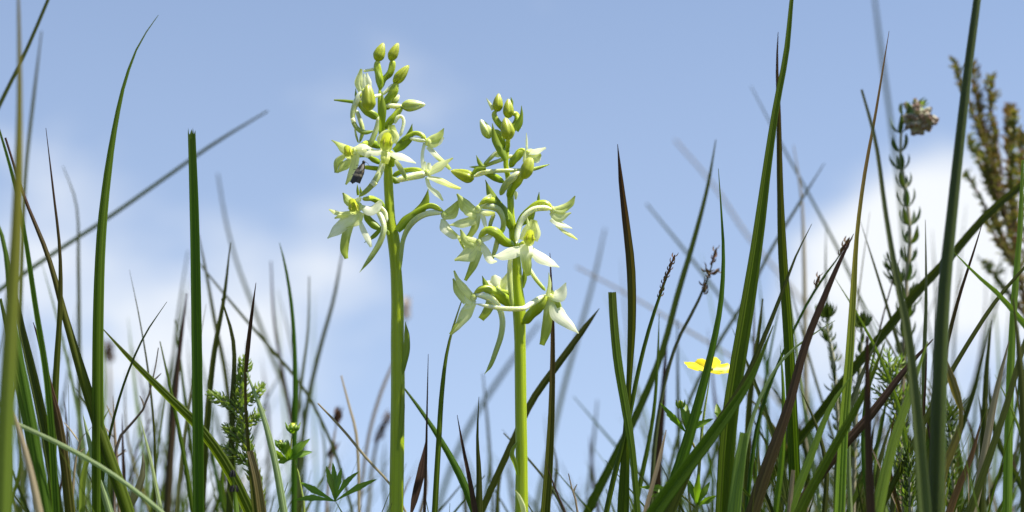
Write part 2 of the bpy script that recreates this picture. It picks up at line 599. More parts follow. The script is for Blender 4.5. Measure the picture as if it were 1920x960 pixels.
def element(parent, e, dz):
    kind, s, wds = e[:3]
    opt = e[3] if len(e) > 3 else {}
    name, bt, mn, cup = KIND[kind]
    pts = pp(s, 1, dz)[::-1]
    ws = [x * (1.22 if bt == 'r' else 1.1) for x in ww(wds)[::-1]]
    if bt == 'r':
        hint = opt.get('h', (random.uniform(-.05, .35), -1, .8))
        return ribbon(name, pts, ws, 1, M[opt.get('m', mn)], parent, hint=hint, cup=opt.get('cup', cup),
                      nj=9, n=22, wave=opt.get('wave', .035), ph=random.uniform(0, 6))
    tw = opt.get('tw', 4.0 if kind == 'ov' else 0)
    return tube(name, pts, ws, 1, M[mn], parent, n=26, sides=14, ridges=3 if kind == 'ov' else 0, rdepth=.09, twist=tw)


def ellipsoid(name, c, rx, ry, rz, m, parent, n=12, sides=14, tilt=0.0, **kw):
    ax = Vector((math.sin(tilt), 0, math.cos(tilt)))
    cs = [c + ax * (rz * math.cos(math.pi * (1 - i / (n - 1)))) for i in range(n)]
    rs = [max(.00001, rx * math.sin(math.pi * i / (n - 1))) for i in range(n)]
    V, F, U = tube_geo(cs, rs, sides, **kw)
    V = [Vector((v.x, c.y + (v.y - c.y) * ry / rx, v.z)) for v in V]
    return obj(name, V, F, U, m, parent, c)


def flower(root, dz, elems, heart, label=None, col=None):
    """heart: pixel of the flower's centre, the rest hang on it."""
    hx, hy, hr = heart
    c = P(hx, hy, 1, dz)
    hr *= .72
    f = ellipsoid('flower', c, hr * pm(), hr * pm() * .9, hr * 1.15 * pm(), M['budpale'], root)
    for e in elems:
        element(f, e, dz)
    if col:
        x, y, wd, h, tilt = col
        cc = P(x, y, 1, dz - 2.6)
        # hollow column: a scoop open to the front with two pollinia inside
        pts = [P(x + math.sin(tilt) * h * .55, y - math.cos(tilt) * h * .55, 1, dz - 3.4), P(x, y, 1, dz - 1.2),
               P(x - math.sin(tilt) * h * .5, y + math.cos(tilt) * h * .5, 1, dz - 3.0)]
        ribbon('column', pts, [wd * .55, wd, wd * .75], 1, M['column'], f, hint=(0, -1, .1), cup=-.7, nj=9, n=14)
        for sx in (-1, 1):
            a = P(x + sx * wd * .20 + math.sin(tilt) * h * .3, y - h * .28, 1, dz - 3.2)
            b = P(x + sx * wd * .25 - math.sin(tilt) * h * .2, y + h * .20, 1, dz - 3.0)
            tube('pollinium', [a, (a + b) / 2, b], [wd * .10, wd * .17, wd * .09], 1, M['pollinium'], f, n=8, sides=8)
    return f


def bud(root, dz, tip, base, wmax, peak=.68, elems=(), m='bud', fl=.9, blunt=.82):
    """tapered three-lobed bud from tip to base"""
    a, b = P(*tip, 1, dz), P(*base, 1, dz)
    n = 18
    c, r = [], []
    for i in range(n):
        t = i / (n - 1)
        q = a.lerp(b, t)
        if t < peak:
            x = t / peak
            rr = .10 + .90 * (math.sin(x * math.pi / 2) ** blunt)
        else:
            x = (t - peak) / (1 - peak)
            rr = math.sqrt(max(0.0, 1 - x * x)) * .72 + .28 * (1 - x)
        if i == 0:
            rr = .04
        c.append(q)
        r.append(max(.02, rr) * wmax * .56 * pm())
    V, F, U = tube_geo(c, r, 36, grooves=3, flat=fl)
    o = obj('bud', V, F, U, M[m], root, a)
    for e in elems:
        element(o, e, dz)
    return o


def bract(root, s, wds, dz=0, m='bract', hint=(.2, -1, .3), cup=.55):
    return ribbon('bract', pp(s, 1, dz)[::-1], [x * 1.12 for x in ww(wds)[::-1]], 1, M[m], root, hint=hint, cup=cup, nj=7, n=20)


# ---- the taller orchid
o1 = orchid((743, 960), 'taller butterfly orchid with a dark moth on one of its greenish white flowers')
stem(o1, '712,158 712,180 714,200 716,240 720,280 727,310 728,340 730,380 732,420 738,450 742,500 745,560 745,640 746,720 745,820 743,960',
     '7 10 13 14 15 16 18 18 21 24 21 23 24 25 25 25')
basal_leaf(o1, 3.6, .075, 190)
basal_leaf(o1, .4, .07, 170)
# buds at the top
bud(o1, 0, (719, 80), (706, 115), 23, .72, [('ov', '713,170 712,150 708,130 708,112', '7 14 13 10'), ('spurw', '706,129 694,131 681,133', '6 5 5')])
bud(o1, 1, (747, 80), (731, 114), 20, .70, [('ov', '715,166 720,150 730,138 736,122 736,110', '6 9 12 12 9')])
bud(o1, 0, (767, 122), (738, 158), 21, .66, [('ov', '718,200 728,186 738,171 744,154', '8 13 16 11'), ('spurw', '738,158 728,168 716,178', '7 7 5')])
bud(o1, -6, (690, 158), (691, 208), 25, .74, [('ov', '710,222,4 700,216,3 686,205,3 674,188,3', '9 14 14 7'), ('spurw', '696,184,2 705,180,3 716,178,4', '6 6 5')], fl=1, blunt=.62)
bud(o1, 0, (798, 196), (752, 199), 23, .70, [('ov', '721,242 735,224 748,208 754,200', '9 14 11 8'), ('spurw', '755,200 738,199 720,196', '9 9 7')], m='budpale')
bud(o1, 4, (749, 178), (733, 196), 14, .6, [('ov', '718,205,2 728,200 735,193', '6 9 8')], m='budpale')
# half-open flower high on the left with its curling spur
flower(o1, -3, [
    ('hood', '678,172 673,152 677,129', '9 13 4', {'m': 'palegreen'}),
    ('petw', '683,172 685,155 683,138', '8 9 3'), ('petw', '692,170 692,152 688,137', '8 8 3'),
    ('ov', '704,218,4 690,212,4 678,200,2 672,186 680,172', '8 11 10 9 9'),
    ('spur', '679,170 670,188 662,208 662,226 669,240 682,248 701,246', '11 12 9 8 8 8 6'),
    ('spurw', '663,230,-.5 661,221,-.6', '8 7'),
], (683, 172, 8))
bract(o1, '716,246,-2 718,205,-4 716,170,-4', '9 13 1', -3)
bract(o1, '664,190 645,188 626,187', '7 6 3', -1, cup=.6)
bract(o1, '672,190 668,180 667,166', '5 5 1', 0)
element(o1, ('spur', '668,206 676,228 680,246 674,268', '7 8 8 4'), 0)
element(o1, ('spur', '665,240 668,255 672,268', '3 4 3'), 2)
element(o1, ('spur', '712,218 707,238 697,264 688,282', '10 9 9 6'), -4)
element(o1, ('spurw', '740,232 746,220 753,218 757,226 755,240 750,256', '6 7 6 6 6 6'), -1)

# flower facing the viewer
flower(o1, -8, [
    ('pet', '716,270 714,256 722,246 732,243', '10 12 9 5', {'cup': .5}), ('pet', '738,268 743,254 740,246 735,242', '8 10 9 5', {'cup': .5}),
    ('hood', '733,262 735,248 734,234', '10 16 10', {'cup': .5}),
    ('sep', '720,284 706,284 692,286 684,294', '9 16 14 4', {'h': (0, -1, .8)}), ('sep', '730,287 748,291 764,297 780,306', '10 18 14 2', {'h': (.1, -1, .9)}),
    ('lipy', '724,282,-1 723,295,-3 722,307,-3', '13 15 10'),
    ('spur', '719,298,1 714,318,1 704,338,0 690,355,0 673,369,0', '10 11 11 9 6'),
    ('ov', '733,312,6 734,296,4 730,284,2', '13 15 10'),
], (726, 276, 8), col=(726, 268, 27, 36, .1))
element(o1, ('spurw', '704,340,-.4 697,348,-.4', '11.4 10.4'), -8)
# flower over the moth
flower(o1, -7, [
    ('hood', '668,278 646,271 622,262', '17 19 3', {'h': (-.1, -.6, 1)}), ('pet', '662,288 646,284 630,268', '10 9 2'),
    ('petw', '664,276 680,271 702,281', '12 22 4', {'h': (.1, -.7, 1)}), ('sep', '664,280 680,283 691,295', '8 15 4', {'h': (0, -1, .6)}),
    ('lip', '668,284 664,305 658,326 648,346', '11 13 13 3', {'m': 'palegreen'}),
    ('ov', '714,277,6 700,270,5 686,270,3 672,276', '11 13 11 8'),
], (664, 283, 8), col=(653, 286, 20, 26, -.3))
# greenish flower seen from behind under it
flower(o1, -3, [
    ('hood', '646,288 634,298 629,324', '9 13 4', {'m': 'hood'}), ('pet', '656,298 645,308 632,324', '12 16 3', {'m': 'hood'}),
    ('pet', '662,302 648,312 636,322', '8 10 3'),
    ('ov', '714,306,3 702,300,2 690,292,1 668,292', '9 10 8 6'),
], (657, 296, 7))
element(o1, ('ov', '716,317 700,315 682,313', '8 8 7', {'tw': 0}), 0)
# right pair
bract(o1, '738,282 752,272 766,258 773,232', '10 16 15 1', -2)
flower(o1, -2, [
    ('hood', '796,263 810,254 822,249 832,240', '8 18 16 2', {'h': (-.2, -.8, .8)}), ('pet', '798,268 812,266 828,252', '9 19 4', {'m': 'hood'}),
    ('petw', '812,272 822,267 831,257', '6 9 4'),
    ('lip', '803,274 818,290 834,305 845,317', '9 11 9 6'), ('sep', '796,268 792,288 793,308 798,328', '5 5 6 5'),
    ('ov', '742,275,2 765,256 776,250 788,252 799,262', '8 9 8 8 8'), ('spurw', '798,264 785,262 768,259', '7 8 6'),
], (803, 267, 9))
flower(o1, -5, [
    ('sep', '802,324 822,311 849,296', '13 18 3', {'m': 'palegreen', 'h': (-.2, -1, .5)}),
    ('lipy', '802,330 824,336 844,345 864,353', '10 15 14 6', {'h': (.2, -1, .9)}),
    ('sep', '800,332 806,350 820,362 831,376', '6 8 12 4'),
    ('hood', '800,328 803,316 804,305', '9 12 5', {'m': 'white'}), ('pet', '798,328 795,314 797,303', '6 8 4', {'m': 'white'}),
    ('spurw', '799,326 782,329 760,334 744,338', '12 13 11 9'),
    ('ov', '736,330,3 758,320,2 775,318,1 796,322', '8 9 8 8'),
], (800, 324, 8))
element(o1, ('spur', '741,300 750,314 757,326 763,338', '7 9 8 4'), -7)
bract(o1, '734,330 744,338 750,342', '8 13 4', 0)
# lower left flower
flower(o1, -8, [
    ('hood', '672,378 656,371 643,361', '22 20 3', {'h': (-.1, -.8, .9)}), ('pet', '668,384 656,380 645,366', '14 12 3', {'m': 'hood'}),
    ('petw', '666,374 673,371 678,372', '10 12 8', {'cup': .8}),
    ('petw', '678,386 695,392 706,385 714,376', '10 22 17 7', {'h': (0, -1, .8), 'cup': .4}),
    ('pet', '660,396 636,397 617,392', '12 17 4', {'h': (-.1, -.6, 1), 'm': 'palegreen', 'wave': .09}), ('pet', '652,400 638,403 627,409', '12 12 3'),
    ('sep', '670,400 652,413 632,430 614,447', '12 24 18 2', {'h': (.4, -1, .6)}), ('sepg', '678,398 668,416 648,426', '10 13 4'),
    ('lipg', '656,416 648,445 646,468 650,485', '14 14 13 6'),
    ('sep', '674,412 682,432 690,448 696,463', '6 9 10 4'),
    ('ov', '722,395,6 712,380,5 700,373,4 680,373,1', '9 10 10 7'),
    ('spur', '703,388,2 715,408,1 720,428 713,453 697,480 674,511', '8 10 10 10 9 2'),
    ('spurw', '712,388,3 721,400,3 725,416,3', '9 10 6'),
], (672, 388, 11), col=(663, 388, 22, 30, -.25))
bract(o1, '716,430 702,420 690,408 682,396', '8 15 13 2', -3)
bract(o1, '716,426 702,441 683,455', '6 8 1', -5)
bract(o1, '672,366 671,358 670,346', '5 5 1', -4)
bract(o1, '678,366 677,360 675,350', '5 5 1', -3)
bract(o1, '728,440 727,434 722,428', '6 6 1', -5, m='bract')
# lower right flower on its arching ovary
bract(o1, '744,432 762,412 784,396 798,378 803,354', '11 20 18 13 1', -2, hint=(.3, -1, .5))
flower(o1, -3, [
    ('hood', '828,402 844,390 862,373', '9 18 3', {'h': (-.3, -1, .6)}), ('pet', '832,408 846,400 862,378', '9 18 3', {'m': 'hood'}),
    ('petw', '830,410 836,426 852,440 864,444', '6 19 15 4'), ('lipy', '840,424 858,442 867,458 873,471', '5 5 6 3'),
    ('ov', '742,430,3 766,408,2 790,392,1 808,386 831,396', '10 9 9 10 8', {'tw': 1}),
    ('spur', '830,400 810,399 790,405 770,421 757,446 753,472 752,505', '9 10 10 10 8 7 3'),
], (833, 403, 9))
# stem leaves
bract(o1, '752,710 757,690 764,655 764,628 760,603', '3 9 12 10 1', -1, hint=(.5, -1, 0))
bract(o1, '747,845 754,800 757,760 755,720', '6 10 9 2', -1.5, hint=(.9, -1, 0))

# ---- the shorter orchid
o2 = orchid((978, 960), 'shorter butterfly orchid, its greenish white flowers reaching lower down the stem')
stem(o2, '951,252 952,262 951,285 948,300 951,325 955,345 957,370 958,400 961,430 965,470 968,500 970,540 973,575 974,600 975,640 976,720 977,800 978,860 978,960',
     '6 8 9 10 10 12 13 13 15 17 19 20 25 23 21 21 21 21 23')
basal_leaf(o2, 2.6, .07, 170)
basal_leaf(o2, 5.6, .075, 180)
bud(o2, 0, (935, 175), (932, 210), 21, .70, [('ov', '950,262 944,240 932,228 927,214 931,206', '9 12 11 9 7')])
bud(o2, -1, (953, 185), (953, 222), 22, .70, [('ov', '952,262,1 962,240,1 970,226,1 967,214,1 957,214', '8 12 12 9 7')])
bud(o2, -7, (947, 220), (954, 263), 25, .68, [('ov', '951,285,6 952,272,4 953,260,2', '8 8 8')], fl=1)
bud(o2, 0, (901, 224), (919, 260), 22, .66, [('ov', '946,280,1 940,258 930,248 918,253', '8 10 10 8')], m='budpale')
bud(o2, -3, (845, 320), (889, 336), 25, .76, [('ov', '946,342,3 930,334,2 916,326,1 900,318,1 884,330', '8 13 11 9 8'), ('spur', '886,332 905,324 925,321 946,320 1000,317,4 1031,308,4', '9 9 7 7 7 3')])
bud(o2, -7, (996, 295), (981, 336), 28, .62, [('ov', '953,372,6 960,354,4 972,338,2 982,328', '10 14 15 9'), ('spur', '975,322,1 962,333,1 948,347,2 938,366,3', '9 13 12 9')], fl=.8, blunt=.55)
flower(o2, -2, [
    ('petw', '984,286 1003,281 1023,276', '10 20 8', {'h': (0, -.7, 1)}), ('hood', '984,290 1002,292 1014,288', '12 18 6', {'m': 'palegreen'}),
    ('petw', '994,298 1006,300 1014,290', '8 10 3'), ('sepg', '988,284 996,282 1006,284', '10 14 5'),
    ('ov', '956,314,1 964,300 974,288 985,280', '8 14 15 10'),
], (990, 287, 8))
bract(o2, '988,280 988,264 987,249', '4 4 1', -3, m='white')
bract(o2, '983,304 984,292 985,280', '5 5 1', -5, m='palegreen')
bract(o2, '925,206 920,196 912,184', '6 6 1', 0, m='palegreen')
bract(o2, '966,244 974,230 978,216 978,198', '12 12 6 1', -2)
bract(o2, '976,240 973,234 968,230', '6 6 1', 1, m='palegreen')
bract(o2, '960,198 960,190 958,182', '5 5 1', 1)
bract(o2, '950,300 942,284 930,262 923,231', '9 15 13 1', -5)
bract(o2, '906,312 900,305 893,291', '9 8 1', -2)
element(o2, ('spur', '962,291 925,305 900,313 880,313', '7 7 6 3'), 1)
element(o2, ('spur', '935,282 920,296 907,309', '7 7 5'), 0)
bract(o2, '886,326 896,316 911,314', '6 10 8', -4.5)
bract(o2, '962,356 967,362 967,374', '5 8 3', 0, m='palegreen')
bract(o2, '928,292 934,290 940,286', '4 9 5', 0, m='palegreen')
# left upper flower
flower(o2, -6, [
    ('hood', '896,396 874,382 857,363', '18 21 3', {'h': (-.2, -1, .6)}), ('pet', '894,403 880,396 868,380', '12 17 4', {'m': 'palegreen'}),
    ('sepg', '890,410 866,417 843,422', '17 19 2', {'h': (.1, -1, .6)}),
    ('lipg', '895,399 890,424 877,444 862,454', '12 12 10 3', {'m': 'lipgreen'}),
    ('sep', '901,394 907,410 912,432', '9 8 4'),
    ('ov', '960,432,5 950,404,3 930,380,2 912,375 898,384', '13 16 13 10 8'),
    ('spur', '899,388,2 918,387,1 934,393,1 943,410,1 943,428,2 936,442,3', '9 12 11 9 9 7'),
    ('petw', '898,386 912,372 921,364', '8 13 6'), ('pet', '902,394 914,397 928,398', '8 14 7', {'m': 'lipyellow'}),
], (897, 392, 9))
bract(o2, '952,412 942,392 924,368 910,337', '10 18 17 1', -5)
element(o2, ('spur', '927,400 920,418 916,440', '7 7 5'), -2)
# left middle flower seen from the side
flower(o2, -7, [
    ('hood', '893,456 876,448 864,430', '16 17 3', {'m': 'hood'}), ('pet', '894,450 882,446 873,444', '9 10 6', {'m': 'palegreen'}),
    ('sepg', '900,452 882,473 852,488', '13 30 3', {'h': (.3, -1, .5)}),
    ('lipg', '897,470 886,498 872,526', '14 13 5'),
    ('sep', '903,456 913,472 921,488 932,490', '8 15 13 3'),
    ('ov', '964,460,6 945,452,3 928,436 912,432 897,446', '11 16 17 12 9'),
    ('petw', '900,450 912,444 922,440', '10 13 8'),
], (898, 454, 9))
element(o2, ('spur', '934,442 930,462 922,488', '8 9 5'), -4)
# flower facing the viewer
flower(o2, -9, [
    ('petw', '978,450 988,430 1000,413', '9 14 10', {'m': 'palegreen', 'cup': .7}), ('petw', '1003,452 1007,434 1002,414', '8 12 11', {'m': 'palegreen', 'cup': .7}),
    ('hood', '992,440 998,424 1002,412', '10 15 8', {'m': 'palegreen'}),
    ('sep', '986,463 962,470 940,478 924,480', '16 29 19 2', {'h': (0, -1, .9)}), ('sep', '992,464 1014,480 1034,492 1049,501', '14 25 17 2', {'h': (.1, -1, .9)}),
    ('lipy', '988,458,-1 988,478,-2 990,500,-1 992,517,0', '19 20 17 8', {'m': 'lip'}),
    ('ov', '966,470,7 974,462,4 984,455,2', '9 11 9'),
    ('spur', '990,500,6 1005,524,6 1023,545,6', '7 7 6'),
], (990, 456, 9), col=(993, 447, 24, 30, .15))
bract(o2, '991,424 990,416 988,406', '4 4 1', -11, m='palegreen')
# right flower on its arched ovary
flower(o2, -2, [
    ('hood', '1034,390 1054,387 1068,379 1078,367', '7 16 13 2', {'h': (-.2, -1, .5)}), ('pet', '1040,392 1054,394 1068,384', '7 10 3', {'m': 'hood'}),
    ('sepg', '1034,396 1046,405 1071,399', '10 20 2', {'h': (.1, -1, .3)}), ('sep', '1035,408 1050,418 1073,428', '14 16 2'),
    ('lipy', '1043,422 1058,433 1070,440 1083,449', '5 8 8 3'),
    ('ov', '966,440,2 978,408,1 992,392 1008,381 1022,380 1036,389', '9 9 8 9 9 8', {'tw': 1}),
    ('spurw', '1035,392,-1 1018,390,-1 1000,393,-1 983,406,-1 973,426,-1 968,456,-2', '9 10 10 10 10 8'),
], (1036, 393, 8))
bract(o2, '978,420 992,408 1004,390', '7 16 4', 1)
bract(o2, '1010,380 1010,372 1011,360', '5 5 1', -2)
# lower left flower
flower(o2, -6, [
    ('hood', '888,556 870,536 858,520 852,507', '18 17 7 3', {'m': 'palegreen', 'h': (.3, -1, .6)}), ('pet', '876,566 860,545 850,522', '12 14 3', {'m': 'hood'}),
    ('petw', '888,566 880,562 872,552', '12 14 4'),
    ('sep', '890,562 878,572 866,580', '9 13 4'), ('lipg', '884,566 872,588 858,610 844,627', '16 20 12 5', {'m': 'palegreen'}),
    ('lipg', '866,598 856,612 844,627', '6 9 5'),
    ('ov', '966,580,5 944,560,3 922,546,1 904,541 889,550', '13 19 17 11 9'),
    ('spur', '889,554 904,554 920,560 936,578 942,600 940,626 930,658 918,688 908,702', '10 12 12 10 10 10 9 7 2'),
], (888, 557, 9))
bract(o2, '916,546 911,532 904,517', '11 10 1', -6)
# white flower behind the stem
flower(o2, 6, [
    ('petw', '930,540 918,530 908,528', '12 20 6'), ('petw', '936,540 930,524 926,516', '14 20 8'),
    ('petw', '940,560 946,548 950,530', '10 14 6'), ('pet', '934,548 942,534 954,512', '12 16 6', {'m': 'palegreen'}),
    ('petw', '946,566 950,556 952,544', '10 14 6'), ('lipg', '924,556 914,580 901,598', '18 15 11'),
    ('ov', '968,560,2 958,552 944,548 934,546', '9 9 9 8'),
], (934, 543, 9))
element(o2, ('spur', '959,470 956,500 957,540 961,578', '7 9 9 6'), -5)
bud(o2, 4, (985, 510), (981, 526), 10, .6, [('ov', '970,520 976,522 982,520', '5 6 5')], m='budpale')
bract(o2, '980,540 984,520 982,500', '5 9 2', 3)
# lower right flower
flower(o2, -5, [
    ('sep', '1034,556 1048,552 1061,530', '13 25 2', {'h': (-.2, -1, .5)}), ('sep', '1037,566 1048,588 1068,608 1085,625', '15 28 16 2', {'h': (.2, -1, .5)}),
    ('lipg', '1031,556 1028,592 1024,620 1016,647', '16 15 15 8'), ('pet', '1036,558 1046,566 1050,576', '9 11 8', {'m': 'lipgreen'}),
    ('hood', '1030,560 1034,552 1036,544', '9 10 4', {'m': 'hood'}),
    ('ov', '982,606,4 994,592,2 1010,574 1026,552', '12 17 19 12'),
    ('spurw', '1024,552,-1 1008,562,-2 992,572,-4 976,579,-9 950,579,-8 925,576,-5 890,569,-2', '9 10 9 8 8 7 4'),
    ('petw', '1020,560,3 1004,578,3 988,590,3', '8 14 6'),
], (1031, 557, 9))
bract(o2, '1027,556 1031,532 1029,511', '8 6 1', -7, m='palegreen')
bract(o2, '970,890 964,868 958,852 962,838 970,829', '5 9 10 8 2', -2, hint=(-.8, -1, .2))
bract(o2, '984,975 981,950 974,932 966,919', '7 9 7 2', -4, m='palegreen')

# ------------------------------------------------------------------ the moth
def moth():
    k = 1.0
    dz = -8.6
    root = thing('moth', P(664, 338, 1, dz), 'small dark patterned moth clinging to a white orchid flower', 'moth')
    ax0, ax1 = P(683, 303, 1, dz - 1.0), P(664, 338, 1, dz - 1.0)
    body = tube('body', [ax0, ax0.lerp(ax1, .3), ax0.lerp(ax1, .7), ax1], [5, 8, 8, 3], 1, M['moth_body'], root, n=14, sides=12)
    ellipsoid('head', P(682, 304, 1, dz - 1.2), .00038, .00038, .00042, M['moth_body'], root)
    for s, path, wd in ((-1, '680,306 670,320 660,341', '3 12 11'), (1, '683,305 678,322 671,343', '3 12 9')):
        pts = pp(path, 1, dz - 1.9)[::-1]
        ribbon('forewing', pts, ww(wd)[::-1], 1, M['moth_wing'], root, hint=(s * .45, -1, .2), cup=.35, nj=7, n=14)
    ribbon('hindwing', pp('676,318 668,332 658,342', 1, dz - 1.3)[::-1], [9, 10, 4], 1, M['moth_body'], root, hint=(-.4, -1, .2), cup=.3, n=12)
    ribbon('wing_fringe', pp('681,308 679,316 675,320', 1, dz - 2.1)[::-1], [2, 5, 3], 1, M['fluff'], root, hint=(.3, -1, .2), n=8)
    tube('antenna', pp('683,303 688,305 693,312', 1, dz - 1.2), [1.4, 1, .7], 1, M['moth_body'], root, n=10, sides=6, rnd=False)
    tube('antenna', pp('682,303 684,312 680,330', 1, dz - 2.4), [1.2, .9, .7], 1, M['moth_body'], root, n=10, sides=6, rnd=False)
    for a, b in (('676,314', '668,310'), ('672,322', '663,318'), ('668,330', '660,328')):
        p0, p1 = pp(a, 1, dz - 1)[0], pp(b, 1, -7.6)[0]
        tube('leg', [p0, (p0 + p1) / 2 + Vector((0, 0, .0003)), p1], [1.6, 1.2, 1], 1, M['moth_body'], root, n=6, sides=6, rnd=False)


moth()

# ------------------------------------------------------------------ grass blades
def to_ground(pts, ws, k):
    l, q = pts[-1], pts[-2]
    d = (l - q).normalized()
    sl = max(-1.1, min(1.1, d.x / max(.25, -d.z)))
    drop = l.z + .012
    pts.append(Vector((l.x + sl * drop * .40, l.y, l.z - drop * .5)))
    pts.append(Vector((l.x + sl * drop * .62, l.y, -.012)))
    ws += [ws[-1] * .95, ws[-1] * .75]
    return pts, ws


def blade(path, wds, k, m, label, cut=False, tube_=False, cup=.45, fold=True, yaw=None, twist=0.0, group=None, lean=None, name='grass_blade', cat_='grass'):
    raw = [tuple(float(x) for x in q.split(',')) for q in path.split()] if isinstance(path, str) else path
    n = len(raw)
    lean = random.uniform(-5, 5) if lean is None else lean       # mm the tip leans in depth
    pts = [P(q[0], q[1], k, lean * (1 - i / (n - 1)) ** 1.5) for i, q in enumerate(raw)]
    ws = ww(wds) if isinstance(wds, str) else list(wds)
    pts, ws = to_ground(pts, ws, k)
    if tube_:
        o = tube(name, pts, ws, k, M[m], None, n=44, sides=12, rnd=cut, vabs=True)
    else:
        yaw = random.uniform(-.55, .55) if yaw is None else yaw
        rg = [random.uniform(0, 14) * pm(k) for _ in range(7)] if cut == 'ragged' else ([0, .5 * pm(k), 1 * pm(k), 0, 1 * pm(k), .5 * pm(k), 0] if cut else None)
        o = ribbon(name, pts, ws, k, M[m], None, hint=(yaw, -1, 0), n=46, nj=13, ribs=4, cup=cup * random.choice((1, 1, -1)),
                   fold=fold, vabs=True, ragged=rg, twist=twist)
    tag(o, label, cat_, group)
    return o


